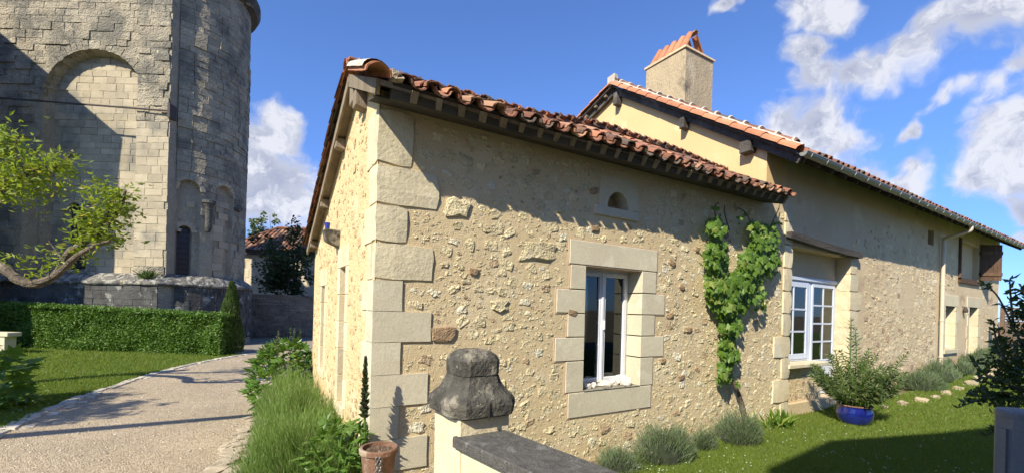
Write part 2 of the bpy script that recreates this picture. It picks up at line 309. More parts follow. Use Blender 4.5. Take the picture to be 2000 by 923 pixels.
def gravelmat():
    m = bpy.data.materials.new('gravel_path'); m.use_nodes = True; t = m.node_tree; b = t.nodes['Principled BSDF']
    g = N(t, 'ShaderNodeNewGeometry'); P = g.outputs['Position']
    v = N(t, 'ShaderNodeTexVoronoi', i_Scale=62.0); L(t, P, v.inputs['Vector'])
    v2 = N(t, 'ShaderNodeTexVoronoi', i_Scale=24.0); L(t, P, v2.inputs['Vector'])
    sep = N(t, 'ShaderNodeSeparateColor'); L(t, v.outputs['Color'], sep.inputs[0]); s2 = N(t, 'ShaderNodeSeparateColor'); L(t, v2.outputs['Color'], s2.inputs[0])
    n = N(t, 'ShaderNodeTexNoise', i_Scale=0.9, i_Detail=5.0); L(t, P, n.inputs['Vector'])
    col = MIX(t, sep.outputs[0], (.27, .215, .14), (.44, .36, .245)); col = MIX(t, M(t, 'GREATER_THAN', sep.outputs[1], .92), col, (.24, .18, .12))
    col = MIX(t, M(t, 'MULTIPLY', M(t, 'GREATER_THAN', s2.outputs[1], .75), .4), col, (.52, .43, .30))
    col = MIX(t, 1.0, col, M(t, 'MULTIPLY_ADD', n.outputs['Fac'], .5, .78), 'MULTIPLY'); L(t, col, b.inputs['Base Color']); b.inputs['Roughness'].default_value = .9
    bp = N(t, 'ShaderNodeBump'); bp.inputs['Strength'].default_value = .9; bp.inputs['Distance'].default_value = .012
    L(t, M(t, 'SUBTRACT', 1.0, M(t, 'ADD', v.outputs['Distance'], M(t, 'MULTIPLY', v2.outputs['Distance'], .6))), bp.inputs['Height']); L(t, bp.outputs[0], b.inputs['Normal']); return m
MAT['gravel'] = gravelmat()
MAT['lawn'] = pmat('lawn_turf', (.11, .17, .022), (.14, .205, .030), (.09, .14, .02), scale=1.2, c3s=3, bump=1, bs=60, bd=.03, rnd=0)
MAT['earth'] = pmat('bare_earth', (.24, .19, .12), (.17, .14, .085), (.10, .12, .04), scale=3, bump=1, bs=40, bd=.02, rnd=0)
MAT['asphalt'] = pmat('old_lane', (.30, .26, .20), (.24, .21, .17), scale=2, bump=.6, bs=60, rnd=0)

# ------------------------------------------------------------------ stones, leaves
def rockmesh(seed, mat, boxy=.55, jit=.16, sub=1):
    r = random.Random(seed); b = bmesh.new(); bmesh.ops.create_icosphere(b, subdivisions=sub+1, radius=1)
    for v in b.verts:
        c = [abs(x)**boxy*(1 if x > 0 else -1) for x in v.co]; mx = max(abs(x) for x in c)
        v.co = Vector(c)*(0.5/max(mx, .75)); v.co += Vector([r.uniform(-jit, jit)*.5 for _ in range(3)])
    me = bpy.data.meshes.new('rock'); b.to_mesh(me); b.free(); me.materials.append(mat); return me
def blockmesh(seed, mat, jit=.04, cuts=1, bulge=.0, corner=.07):
    r = random.Random(seed); b = bmesh.new(); bmesh.ops.create_cube(b, size=1); bmesh.ops.subdivide_edges(b, edges=list(b.edges), cuts=cuts, use_grid_fill=True)
    for v in b.verts:
        k = sum(abs(abs(c)-.5) < 1e-4 for c in v.co)
        s = {1: 1+bulge, 2: 1-.01, 3: 1-corner}.get(k, 1); v.co = v.co*s + Vector([r.uniform(-jit, jit) for _ in range(3)])
    me = bpy.data.meshes.new('block'); b.to_mesh(me); b.free(); me.materials.append(mat); return me
def meshdata(me):
    n = len(me.vertices); V = np.empty(n*3, dtype=np.float32); me.vertices.foreach_get('co', V); V = V.reshape(-1, 3)
    me.calc_loop_triangles(); T = np.empty(len(me.loop_triangles)*3, dtype=np.int32); me.loop_triangles.foreach_get('vertices', T); return V, T.reshape(-1, 3)
def mtx(loc, rot=(0, 0, 0), sc=(1, 1, 1)):
    from mathutils import Euler
    return Matrix.LocRotScale(Vector(loc), Euler(rot), Vector(sc))
def scatter(name, stuffname, meshes, items, parent, mat=None, maxn=300, key=None, label=None):
    """items: list of (mesh index, matrix, size key). The first maxn by key become objects, the rest one stuff mesh."""
    items = sorted(items, key=lambda t: -t[2])
    for i, M4, _ in items[:maxn]:
        o = bpy.data.objects.new(name, meshes[i]); COL.objects.link(o); o.parent = parent; o.matrix_local = M4
    rest = items[maxn:]
    mats = []
    for m_ in meshes:
        if m_.materials[0] not in mats: mats.append(m_.materials[0])
    VD = [meshdata(m) for m in meshes] if rest else None
    for mt in mats:
        part = [q for q in rest if meshes[q[0]].materials[0] == mt]
        if not part: continue
        VV = []; TT = []; RR = []; base = 0
        for i, M4, _ in part:
            V, T = VD[i]; A = np.array(M4); VV.append(V@A[:3, :3].T+A[:3, 3]); TT.append(T+base); base += len(V); RR.append(np.full(len(V), RN.random()))
        me = me_np(stuffname, np.concatenate(VV), np.concatenate(TT), mt, np.concatenate(RR))
        o = ob(stuffname, me, parent); o['kind'] = 'stuff'
def unit(v): return v/np.maximum(np.linalg.norm(v, axis=1, keepdims=True), 1e-9)
def blades(base, tip, width, curl=0.0, cross=None):
    """diamond leaves from base to tip: 4 verts, 2 tris"""
    n = len(base); d = tip-base; s = np.cross(d, NR.normal(size=(n, 3))) if cross is None else np.cross(d, cross); s = unit(s)*np.reshape(width, (-1, 1))/2
    mid = base+d*.45; nn = unit(np.cross(s, d)); mid = mid+nn*curl*np.linalg.norm(d, axis=1, keepdims=True)
    V = np.stack([base, mid+s, tip, mid-s], axis=1).reshape(-1, 3); i = np.arange(n)[:, None]*4
    T = np.concatenate([i+np.array([[0, 1, 2]]), i+np.array([[0, 2, 3]])], axis=1).reshape(-1, 3)
    return V, T
def leafcloud(name, pts, size, mat, parent=None, up=.35, aspect=.5, jitter=.35, out=None, kind=None):
    n = len(pts); d = NR.normal(size=(n, 3)); d[:, 2] = d[:, 2]*.6+up*.2
    if out is not None: d = d*.7+out*.8
    d = unit(d); ln = size*(1+NR.uniform(-jitter, jitter, size=(n, 1))); base = pts-d*ln*.5; tip = pts+d*ln*.5
    V, T = blades(base, tip, (ln[:, 0]*aspect), curl=.08); rnd = np.repeat(NR.rand(n), 4)
    me = me_np(name, V, T, mat, rnd); o = ob(name, me, parent)
    if kind: o['kind'] = kind
    return o
def ellip(n, c, r, shell=.55):
    d = unit(NR.normal(size=(n, 3))); k = (shell+(1-shell)*NR.rand(n, 1)**.5) if shell else NR.rand(n, 1)**(1/3)
    return np.array(c)+d*k*np.array(r)
LOBED = None
def lobedleaf(mat, name='leaf', lobes=5, depth=.35, seed=1):
    r = random.Random(seed); V = [(0, 0, .05)]; m = lobes*2+1; V2 = []
    for i in range(lobes*2-1):
        a = -2.3+4.6*i/(lobes*2-2); rad = .55 if i % 2 == 0 else .55*(1-depth)
        if i == (lobes*2-2)//2: rad *= 1.15
        V2.append((sin(a)*rad*r.uniform(.9, 1.1), .1+cos(a)*rad, -.10*abs(sin(a))+r.uniform(-.05, .05)))
    V += V2+[(0, -.12, 0)]; n = len(V)
    FC = [(0, i, i+1) for i in range(1, n-1)]+[(0, n-1, 1)]
    return me_from(name, V, FC, mat)
# ------------------------------------------------------------------ ground
def gh(x, y):
    t = min(max((x-10.5)/14.5, 0), 1); return 0.74*t + max(0, min(1, (x-25)/30))*0.3
def axis(lo, hi, a, b, st, big):
    xs = list(np.arange(a, b+1e-6, st)); v = a
    k = st
    while v > lo: k *= 1.6; v -= k; xs.insert(0, v)
    v = b; k = st
    while v < hi: k *= 1.6; v += k; xs.append(v)
    return xs
xs = axis(-900, 900, -24, 42, 1.0, 1); ys = axis(-900, 900, -10, 34, 1.0, 1)
V = [(x, y, gh(x, y)-.02) for x in xs for y in ys]; ny = len(ys)
FC = [(i*ny+j, (i+1)*ny+j, (i+1)*ny+j+1, i*ny+j+1) for i in range(len(xs)-1) for j in range(ny-1)]
o = ob('ground', me_from('ground', V, FC, MAT['earth'], smooth=True)); o['kind'] = 'structure'
LEFT = smoothpath([(-2.3, 0, 0), (-2.85, 5, 0), (-2.95, 9.09, 0), (-2.72, 11.65, 0), (-1.98, 14.83, 0), (-.63, 17.98, 0), (1.0, 19.9, 0), (3.2, 21.0, 0)], 8)
RIGHT = smoothpath([(-1.0, 0, 0), (-.45, 4.6, 0), (-.10, 6.4, 0), (.40, 9.7, 0), (.55, 12.0, 0), (.75, 14.5, 0), (1.6, 16.8, 0), (3.4, 18.4, 0)], 8)
def strip(name, A, B, z, mat, kind='structure', n=60):
    V = []; 
    for i in range(n+1):
        a = polyl(A, i/n); b = polyl(B, i/n); V += [(a.x, a.y, z), (b.x, b.y, z)]
    o = ob(name, me_from(name, V, [(2*i, 2*i+1, 2*i+3, 2*i+2) for i in range(n)], mat)); o['kind'] = kind; return o
strip('path', LEFT, RIGHT, .006, MAT['gravel'])
o = MB().add([(1.0, 17.8, .002), (3.2, 17.6, .002), (14, 19, .002), (14, 27.5, .002), (-8, 27.5, .002), (-6, 23.5, .002), (.2, 19.0, .002)], [(0, 1, 2, 3, 4, 5, 6)]).build('lane', MAT['asphalt'], kind='structure')
# lawns: turf sheet + blades
def lawn(name, poly, z):
    V = [(x, y, gh(x, y)+z) for x, y in poly]
    b = bmesh.new(); vs = [b.verts.new(v) for v in V]; b.faces.new(vs); bmesh.ops.triangulate(b, faces=b.faces[:])
    me = bpy.data.meshes.new(name); b.to_mesh(me); b.free(); me.materials.append(MAT['lawn']); o = ob(name, me); o['kind'] = 'structure'
def inpoly(P, poly):
    x, y = P[:, 0], P[:, 1]; c = np.zeros(len(P), bool); n = len(poly)
    for i in range(n):
        x1, y1 = poly[i]; x2, y2 = poly[(i+1) % n]
        k = ((y1 > y) != (y2 > y)); c ^= k & (x < (x2-x1)*(y-y1)/((y2-y1) if y2 != y1 else 1e-9)+x1)
    return c
PL = [(p.x-.12, p.y) for p in LEFT if 3 < p.y < 19.2]+[(-.9, 19.0), (-8.2, 25.0), (-26, 33), (-26, 3)]
PR_base = [(1.9, 3.7), (1.2, -6), (50, -6), (50, 5.0), (26, 4.6), (21, 3.75), (17.5, 3.75), (13.5, 3.95), (11.5, 4.4), (9.4, 4.4), (8.0, 4.38), (6.6, 4.25), (4.6, 4.15), (3.0, 4.2)]
strip('lawn', [(-26, 0, 0), (-26, 10, 0), (-24, 26, 0), (-12, 30, 0), (-4.5, 24.5, 0), (-1.0, 20.2, 0)], [(p.x, p.y, 0) for p in LEFT if p.y < 19.0], .012, MAT['lawn'])
def gz_np(P): return np.vectorize(gh)(P[:, 0], P[:, 1])
# the garden lawn follows the slope: fine grid clipped to the polygon
gx = np.arange(1.0, 50, .5); gy = np.arange(-6, 5.2, .2)
V = []; FC = []; idx = {}
for i in range(len(gx)-1):
    for j in range(len(gy)-1):
        c = np.array([[gx[i]+.25, gy[j]+.1]])
        if inpoly(c, PR_base)[0]:
            f = []
            for a, b in ((i, j), (i+1, j), (i+1, j+1), (i, j+1)):
                if (a, b) not in idx: idx[(a, b)] = len(V); V.append((gx[a], gy[b], gh(gx[a], gy[b])+.006))
                f.append(idx[(a, b)])
            FC.append(f)
o = ob('garden_lawn', me_from('garden_lawn', V, FC, MAT['lawn'], smooth=True)); o['kind'] = 'structure'
def grass(name, poly, n, fmin, fmax, tanlo, tanhi, label, hscale=1.0):
    u = NR.rand(n); f = 1/(1/fmin-u*(1/fmin-1/fmax)); r = f*(tanlo+(tanhi-tanlo)*NR.rand(n))
    P = np.stack([r*cos(AZ)+f*sin(AZ), -r*sin(AZ)+f*cos(AZ)], axis=1)
    k = inpoly(P, poly); P = P[k]; f = f[k]; m = len(P); z = gz_np(P)
    base = np.column_stack([P, z]); h = (.026+.03*NR.rand(m))*np.clip(f/7, .9, 1.7)*hscale
    tall = NR.rand(m) > .985; h[tall] *= 1.7
    tip = base+np.column_stack([NR.normal(size=(m, 2))*h[:, None]*.45, h]); s = unit(np.column_stack([NR.normal(size=(m, 2)), np.zeros(m)]))*(.0035*np.clip(f/4.5, .8, 4))[:, None]
    V = np.stack([base-s, base+s, tip], axis=1).reshape(-1, 3); T = np.arange(m*3).reshape(-1, 3)
    o = ob(name, me_np(name, V, T, MAT['grassb'], np.repeat(NR.rand(m), 3))); return tag(o, label, 'grass', kind='stuff')
grass('grass', PL, 190000, 6.5, 26, -1.35, -.5, 'short green lawn grass between the laurel hedge and the path')
grass('grass', PR_base, 260000, 4.2, 26, .05, 1.35, 'short green lawn grass in front of the farmhouse wall')
def daisies(poly, n, fmin, fmax, tl, th, label):
    u = NR.rand(n); f = 1/(1/fmin-u*(1/fmin-1/fmax)); r = f*(tl+(th-tl)*NR.rand(n)); P = np.stack([r*cos(AZ)+f*sin(AZ), -r*sin(AZ)+f*cos(AZ)], axis=1)
    cl = np.array([mnoise.noise(Vector((p[0]*.7, p[1]*.7, 3))) for p in P]); P = P[inpoly(P, poly) & (cl > -.15+.3*NR.rand(n))]
    V = []; T = []
    for x, y in P:
        z = gh(x, y)+.045+RN.random()*.02; b = len(V); R = RN.uniform(.007, .013); V.append((x, y, z+.004))
        for k in range(6): V.append((x+R*cos(k*pi/3), y+R*sin(k*pi/3), z))
        T += [(b, b+1+k, b+1+(k+1) % 6) for k in range(6)]
    o = ob('daisies', me_np('daisies', V, T, MAT['bloom'])); tag(o, label, 'daisies', kind='stuff')
daisies(PR_base, 900, 5, 22, .3, 1.3, 'tiny white daisies scattered over the garden lawn')
daisies(PL, 500, 7, 20, -1.3, -.5, 'tiny white daisies scattered over the lawn before the hedge')
# edging stones
EB = [blockmesh(50+i, MAT['edging'], jit=.07, bulge=.0) for i in range(5)]
t = empty('path_edging', tuple(LEFT[0]), label='row of pale flat edging stones between the lawn and the gravel path', cat='stone edging')
items = []; s = .12
tot = 60
pts = [polyl(LEFT, k/260) for k in range(261)]
d = 0; k = 12
while k < 236:
    ln = RN.uniform(.18, .42); p = pts[k]; q = pts[min(k+3, 260)]; a = atan2(q.y-p.y, q.x-p.x)
    items.append((RN.randrange(5), mtx((p.x-t.location.x+RN.uniform(-.04, .04), p.y-t.location.y, .008), (0, 0, a+RN.uniform(-.12, .12)), (ln, RN.uniform(.13, .24), .045)), 1))
    if RN.random() < .3: items.append((RN.randrange(5), mtx((p.x-t.location.x+RN.uniform(.1, .22), p.y-t.location.y, .004), (0, 0, a+RN.uniform(-.5, .5)), (ln*.6, .12, .03)), 0.5))
    k += max(1, int(round(ln*1.02/(23.4/260))))
scatter('edging_stone', 'edging_stones', EB, items, t)
t = empty('cobble_border', (0, 6, 0), label='rough cobbled border between the gravel path and the lavender bed', cat='cobble border')
items = []
for k in range(10, 150):
    p = polyl(RIGHT, .12+.6*k/150); 
    for w in range(2 if k < 70 else 1):
        items.append((RN.randrange(5), mtx((p.x+RN.uniform(-.16, .14)+w*.1, p.y-6, RN.uniform(-.015, .004)), (0, 0, RN.uniform(0, 3)), (RN.uniform(.1, .26), RN.uniform(.08, .16), .06)), 1))
scatter('cobble', 'cobbles', [blockmesh(70+i, pmat('worn_cobble', (.42, .36, .26), (.34, .29, .21), scale=5, bump=.6, bs=40, rnd=.12) if i == 0 else bpy.data.materials['worn_cobble'], jit=.09) for i in range(5)], items, t)

# ------------------------------------------------------------------ wall helper (plane Y = y0, facing -Y)
def sheet(name, x0, x1, z0, z1, y0, holes, mat, parent, t=.30, st=.55):
    X = sorted(set([x0, x1]+[h[i] for h in holes for i in (0, 1)]+list(np.arange(x0, x1, st)))); Z = sorted(set([z0, z1]+[h[i] for h in holes for i in (2, 3)]+list(np.arange(z0, z1, st))))
    X = [x for i, x in enumerate(X) if i == 0 or x-X[i-1] > 1e-4]; Z = [x for i, x in enumerate(Z) if i == 0 or x-Z[i-1] > 1e-4]
    b = MB()
    for i in range(len(X)-1):
        for j in range(len(Z)-1):
            cx, cz = (X[i]+X[i+1])/2, (Z[j]+Z[j+1])/2
            if any(h[0] < cx < h[1] and h[2] < cz < h[3] for h in holes): continue
            b.add([(X[i], y0, Z[j]), (X[i+1], y0, Z[j]), (X[i+1], y0, Z[j+1]), (X[i], y0, Z[j+1])], [(0, 1, 2, 3)])
    for h in holes:
        a, c, d, e = h; y1 = y0+t
        b.add([(a, y0, d), (a, y1, d), (a, y1, e), (a, y0, e)], [(0, 1, 2, 3)]); b.add([(c, y0, d), (c, y1, d), (c, y1, e), (c, y0, e)], [(3, 2, 1, 0)])
        b.add([(a, y0, d), (c, y0, d), (c, y1, d), (a, y1, d)], [(0, 1, 2, 3)]); b.add([(a, y0, e), (c, y0, e), (c, y1, e), (a, y1, e)], [(3, 2, 1, 0)])
    me = me_from(name, b.V, b.F, mat); bb = bmesh.new(); bb.from_mesh(me); bmesh.ops.remove_doubles(bb, verts=bb.verts[:], dist=1e-4); bb.to_mesh(me); bb.free(); me.update()
    return ob(name, me, parent)
def pack(x0, x1, z0, z1, n, smin, smax, blocked, gap=.012, asp=(.5, .85), power=2.2, rows=True):
    """irregular stones packed without overlap: list of (x, z, w, h)"""
    out = []; cell = {}; cs = smax
    for k in range(n):
        s = smin+(smax-smin)*RN.random()**power if k > n*.08 else smax*RN.uniform(.7, 1)
        w = s; h = s*RN.uniform(*asp); x = RN.uniform(x0+w/2, x1-w/2); z = RN.uniform(z0+h/2, z1-h/2)
        if blocked(x, z, w, h): continue
        ci, cj = int(x/cs), int(z/cs); ok = True
        for a in (-1, 0, 1):
            for b in (-1, 0, 1):
                for (X, Z, W2, H2) in cell.get((ci+a, cj+b), ()):
                    if abs(X-x) < (W2+w)/2*.92+gap and abs(Z-z) < (H2+h)/2*.92+gap: ok = False; break
                if not ok: break
            if not ok: break
        if ok: cell.setdefault((ci, cj), []).append((x, z, w, h)); out.append((x, z, w, h))
    return out
def hit(rects, x, z, w, h, m=.015):
    return any(x+w/2 > a-m and x-w/2 < b+m and z+h/2 > c-m and z-h/2 < d+m for a, b, c, d in rects)
def blockrow(name, rects, y0, parent, mat, proud=.012, depth=.10, jit=.0, bev=.008, facing='Y', label=None):
    """cut stones as parts: rects (x0,x1,z0,z1) on plane Y=y0"""
    for (a, b, c, d) in rects:
        m = MB(); g = .005
        m.box(a+g, b-g, y0-proud-RN.uniform(0, .004), y0+depth, c+g, d-g, j=jit)
        o = m.build(name, mat, parent, bevel=bev)
        if label: o['label'] = label

# ------------------------------------------------------------------ cottage (front building)
cot = empty('stone_cottage', (1.11, 4.4, 0), label='small rubble stone cottage with wavy clay tile roof, nearest the camera', cat='cottage')
def local(parent, o): return o
class P0: pass
def at_origin(root):     # parts are modelled in world metres: cancel the root's own offset
    p = root
    return p
def wparent(o, root):
    o.parent = root; o.matrix_parent_inverse = Matrix.Translation(-Vector(root.location)) if root.rotation_euler[2] == 0 else root.matrix_basis.inverted()
    return o
def fixroot(root, objs=None):
    """children were linked with world coordinates; keep them where they are"""
    inv = (Matrix.Translation(Vector(root.location)) @ Matrix.Rotation(root.rotation_euler[2], 4, 'Z')).inverted()
    for c in root.children: c.matrix_parent_inverse = inv
CX0, CX1, WY = 1.11, 8.93, 4.4
WIN = (3.86, 4.95, .935, 2.615); NICHE = (4.19, 4.66, 3.44, 3.74)
fw = sheet('front_wall', CX0+.01, CX1, -.15, 4.16, WY, [WIN, NICHE], MAT['mortar'], cot, t=.32)
# quoins on the corner
qz = [3.99, 3.43, 3.03, 2.65, 2.27, 1.955, 1.64, 1.31, .985, .65, .32, -.1]
qx = [1.47, 1.76, 1.43, 1.72, 1.39, 1.71, 1.385, 1.69, 1.385, 1.70, 1.38]
qd = [.30, .16, .34, .18, .36, .16, .34, .18, .34, .16, .34]
QR = []
for i in range(11):
    z1, z0 = qz[i], qz[i+1]; old = i < 4; QR.append((CX0-.02, qx[i], z0, z1))
    me = blockmesh(200+i, MAT['ashlar'] if old else MAT['ashlar_new'], jit=.018 if old else .0015, cuts=2, corner=.06 if old else .0)
    gx_ = .035 if old else .006
    ob('quoin', me, cot, ((CX0-.02+qx[i])/2, WY-.004+.12, (z0+z1)/2), (0, RN.uniform(-.01, .01) if old else 0, 0), (qx[i]-CX0+.02-gx_*.4, .27, z1-z0-gx_*.55))
    ob('quoin', blockmesh(230+i, MAT['ashlar_warm'], jit=.004, cuts=2, corner=.01), cot, (CX0+.05, WY+.10+qd[i]/2+.012, (z0+z1)/2), None, (.13, qd[i], z1-z0-.012))
# window surround
SR = [(3.575, 5.265, 2.615, 2.94), (3.38, 3.86, 1.975, 2.29), (3.60, 3.86, 2.29, 2.615), (3.57, 3.86, 1.663, 1.975), (3.375, 3.86, 1.35, 1.663), (3.56, 3.86, .935, 1.35),
      (4.95, 5.25, 2.29, 2.615), (4.95, 5.455, 1.975, 2.29), (4.95, 5.24, 1.663, 1.975), (4.95, 5.455, 1.35, 1.663), (4.95, 5.225, .935, 1.35), (3.61, 5.20, .60, .935)]
ws = empty('window_surround', parent=cot)
for (a, b, c, d) in SR: 
    m = MB(); g = .006; side = (b-a) < .6
    x1 = b-g; x0 = a+g
    if side and b <= 3.87: x1 = b+.004
    if side and a >= 4.94: x0 = a-.004
    m.box(x0, x1, WY-.014-RN.uniform(0, .003), WY+.30, c+g, d-g); m.build('surround_stone', MAT['ashlar_new'], ws, bevel=.005)
m = MB(); m.box(3.60, 5.22, WY-.003, WY+.02, .62, 2.93)
# pinkish pointing behind the surround joints
pt = MB()
for (a, b, c, d) in SR: pt.box(a-.012, b+.012 if b < 3.9 or a > 4.9 or True else b, WY-.006, WY+.05, c-.010, d+.010) if not (a < 3.9 and b > 4.9) else pt.box(a-.012, b+.012, WY-.006, WY+.02, c-.01, d+.01)
# keep the opening free: only the outer margin boxes are used
pt2 = MB()
for (a, b, c, d) in SR:
    lo, hi = a-.012, b+.012
    if b <= 3.87: hi = 3.86
    if a >= 4.94: lo = 4.95
    pt2.box(lo, hi, WY-.0065, WY+.26, c-.009 if c > .94 or c < .61 else c, d+.009 if abs(d-2.615) > .01 or hi-lo > .8 else d)
pt2.build('joint_mortar', MAT['joint'], ws)
# stained sill top
MB().box(3.87, 4.94, WY-.025, WY+.29, .936, .952).build('sill', MAT['plinth'] if False else pmat('stained_sill_stone', (.32, .29, .22), (.20, .19, .16), scale=5, bump=.5, bs=40, c4=(.08, .08, .07), c4s=7, c4t=(.5, .65), rnd=0), ws, bevel=.006)
# niche
nm = empty('niche', parent=cot)
b = bmesh.new()
# arch block with a round-headed hole
def archblock(xc, zs, rw, rise, x0, x1, z1, y0, y1, mat, name, parent, n=10):
    inner = [(xc-rw, zs)]+[(xc-rw*cos(pi*k/n), zs+rise*0+sin(pi*k/n)*rise) for k in range(n+1)]+[(xc+rw, zs)]
    inner = [(xc-rw*cos(pi*k/n), zs+sin(pi*k/n)*rise) for k in range(n+1)]
    outer = []
    for k in range(n+1):
        t = k/n; outer.append((x0+(x1-x0)*t, zs) if False else None)
    outer = [(x0, zs), (x0, z1)]+[(x1-.16, z1), (x1-.05, z1-.05), (x1, z1-.17), (x1, zs+.02)]
    m = MB(); V = []; 
    # fan between outer and inner by nearest parameter
    oo = [polyl([(a, c, 0) for a, c in outer], k/n) for k in range(n+1)]
    for k in range(n+1):
        V += [(oo[k].x, y0, oo[k].y), (inner[k][0], y0, inner[k][1]), (inner[k][0], y1, inner[k][1]), (oo[k].x, y1, oo[k].y)]
    FC = []
    for k in range(n):
        a = 4*k; c = 4*(k+1); FC += [(a, c, c+1, a+1), (a+1, c+1, c+2, a+2), (a+3, c+3, c, a)]
    m.add(V, FC); return m.build(name, mat, parent)
archblock(4.42, 3.44, .205, .235, 4.07, 4.83, 3.86, WY-.014, WY+.3, MAT['ashlar'], 'niche_arch_stone', nm)
MB().box(3.99, 4.83, WY-.03, WY+.3, 3.315, 3.44).build('niche_sill', MAT['ashlar_new'], nm, bevel=.006)
MB().box(4.15, 4.70, WY+.22, WY+.25, 3.40, 3.78).build('niche_back', MAT['ashlar_warm'], nm)
MB().box(4.19, 4.215, WY-.0, WY+.22, 3.44, 3.60).build('niche_shelf', MAT['ashlar'], nm)
# wooden-framed window (white), seen deep in the reveal
wn = empty('window', parent=cot); yF = WY+.25
def frame(m, x0, x1, z0, z1, y0, y1, w):
    m.box(x0, x0+w, y0, y1, z0, z1); m.box(x1-w, x1, y0, y1, z0, z1); m.box(x0+w, x1-w, y0, y1, z0, z0+w); m.box(x0+w, x1-w, y0, y1, z1-w, z1)
m = MB(); frame(m, 3.865, 4.945, .955, 2.61, yF, yF+.07, .045); m.build('window_frame', MAT['white'], wn, bevel=.004)
for a, c in ((3.91, 4.405), (4.405, 4.90)):
    m = MB(); frame(m, a+.002, c-.002, 1.0, 2.565, yF-.02, yF+.035, .06); m.build('sash', MAT['white'], wn, bevel=.004)
    MB().box(a+.055, c-.055, yF+.012, yF+.018, 1.055, 2.51).build('pane', MAT['glass'], wn)
MB().box(4.385, 4.425, yF-.035, yF+.0, 1.0, 2.565).build('meeting_bar', MAT['white'], wn, bevel=.004)
MB().box(4.415, 4.43, yF-.06, yF-.035, 1.75, 1.88).build('window_handle', MAT['white'], wn)
# curtain folds behind the right sash
m = MB(); n = 44; V = []
for k in range(n+1):
    x = 4.50+.42*k/n; y = yF+.14+.025*sin(k*1.1)+.01*sin(k*2.7); V += [(x, y, 1.0), (x, y, 2.55)]
m.add(V, [(2*k, 2*k+2, 2*k+3, 2*k+1) for k in range(n)]); m.build('curtain', MAT['curtain'], wn)
def room(x0, x1, y0, y1, z0, z1, parent):
    b = MB(); b.add([(x, y, z) for x in (x0, x1) for y in (y0, y1) for z in (z0, z1)], [(0, 1, 3, 2), (4, 6, 7, 5), (2, 3, 7, 6), (0, 2, 6, 4), (1, 5, 7, 3)]); return b.build('room', MAT['room'], parent)
room(2.6, 6.2, WY+.33, WY+3.2, .3, 2.75, wn)
# rubble stones proud of the mortar
BL = [(CX0, q[1], q[2], q[3]) for q in QR]+SR+[WIN, (4.05, 4.86, 3.42, 3.90), (3.97, 4.86, 3.29, 3.45)]
st = pack(CX0+.02, CX1-.05, .0, 4.0, 10000, .04, .18, lambda x, z, w, h: hit(BL, x, z, w, h))
RM = [rockmesh(i, MAT['rubble'], boxy=.8, jit=.34, sub=1) for i in range(9)]+[rockmesh(40, MAT['rubble_brown'])]
BIG = [(3.05, 2.72, .52, .22), (1.98, 3.10, .27, .21), (1.86, 1.72, .26, .16), (2.55, 2.05, .20, .13), (1.98, .42, .34, .2)]
st = [q for q in st if not hit([(a-w/2, a+w/2, z-h/2, z+h/2) for a, z, w, h in BIG], *q)]
items = [(RN.randrange(9), mtx((x, WY+.007, z), (RN.uniform(-.1, .1), RN.uniform(-.5, .5), RN.uniform(-.12, .12)), (w, RN.uniform(.022, .036) if w > .09 else .022, h)), w*h) for x, z, w, h in st]
for n_, (x, z, w, h) in enumerate(BIG): items.append((9 if n_ == 2 else n_, mtx((x, WY+.004, z), (0, RN.uniform(-.1, .1), 0), (w, .06, h)), 9))
for x, z in ((2.2, 2.42), (3.65, 1.98), (5.62, 1.98), (5.60, 2.78), (6.05, 1.75), (5.45, 1.28), (5.9, 1.0), (5.85, 2.42), (6.2, 3.05), (7.0, 3.35), (3.97, 3.62), (4.0, 3.12)):
    items.append((9, mtx((x, WY, z), (0, RN.uniform(-.5, .5), 0), (RN.uniform(.07, .13), .05, .08)), 8))
tiny = pack(CX0+.02, CX1-.05, .0, 4.0, 2600, .018, .04, lambda x, z, w, h: hit(BL, x, z, w, h) or hit([(a-c_/2, a+c_/2, b_-d_/2, b_+d_/2) for a, b_, c_, d_ in BIG], x, z, w, h), gap=.004)
items += [(RN.randrange(9), mtx((x, WY+.001, z), (0, RN.uniform(-.6, .6), 0), (w, .011, h)), 0) for x, z, w, h in tiny]
scatter('stone', 'small_stones', RM, items, fw)

# west gable wall (X = CX0, facing -X)
RIDGE_Y, NEND = 5.30, 8.75
def ridgez(x): return -.05+float(np.interp(x, [.9, 1.2, 2.6, 3.3, 5.1, 6.5, 8.2, 9.2], [4.70, 4.72, 4.74, 4.78, 4.95, 4.93, 4.86, 4.80]))+.012*sin(x*3.1)
def eavez(x): return 4.04+.012*(x-1)+.012*sin(x*1.7+.5)
EY = 3.98
def roofz(x, y):   # deck height
    if y <= RIDGE_Y: return eavez(x)+(ridgez(x)-eavez(x))*(y-EY)/(RIDGE_Y-EY)
    return ridgez(x)-.47*(y-RIDGE_Y)
WO = [(5.82, 6.22, .70, 2.50), (7.45, 7.80, .95, 2.30)]      # two narrow openings, y ranges
b = MB(); Yc = sorted(set(list(np.arange(WY, NEND, .35))+[NEND]+[v for o_ in WO for v in o_[:2]]))
for i in range(len(Yc)-1):
    y0, y1 = Yc[i], Yc[i+1]; zs0 = roofz(1.1, y0)-.05; zs1 = roofz(1.1, y1)-.05; lo = -.15; segs = [(lo, None)]
    o_ = [w for w in WO if w[0]-1e-6 <= y0 and y1 <= w[1]+1e-6]
    if o_:
        w = o_[0]; b.add([(CX0, y1, lo), (CX0, y0, lo), (CX0, y0, w[2]), (CX0, y1, w[2])], [(0, 1, 2, 3)]); b.add([(CX0, y1, w[3]), (CX0, y0, w[3]), (CX0, y0, zs0), (CX0, y1, zs1)], [(0, 1, 2, 3)])
    else: b.add([(CX0, y1, lo), (CX0, y0, lo), (CX0, y0, zs0), (CX0, y1, zs1)], [(0, 1, 2, 3)])
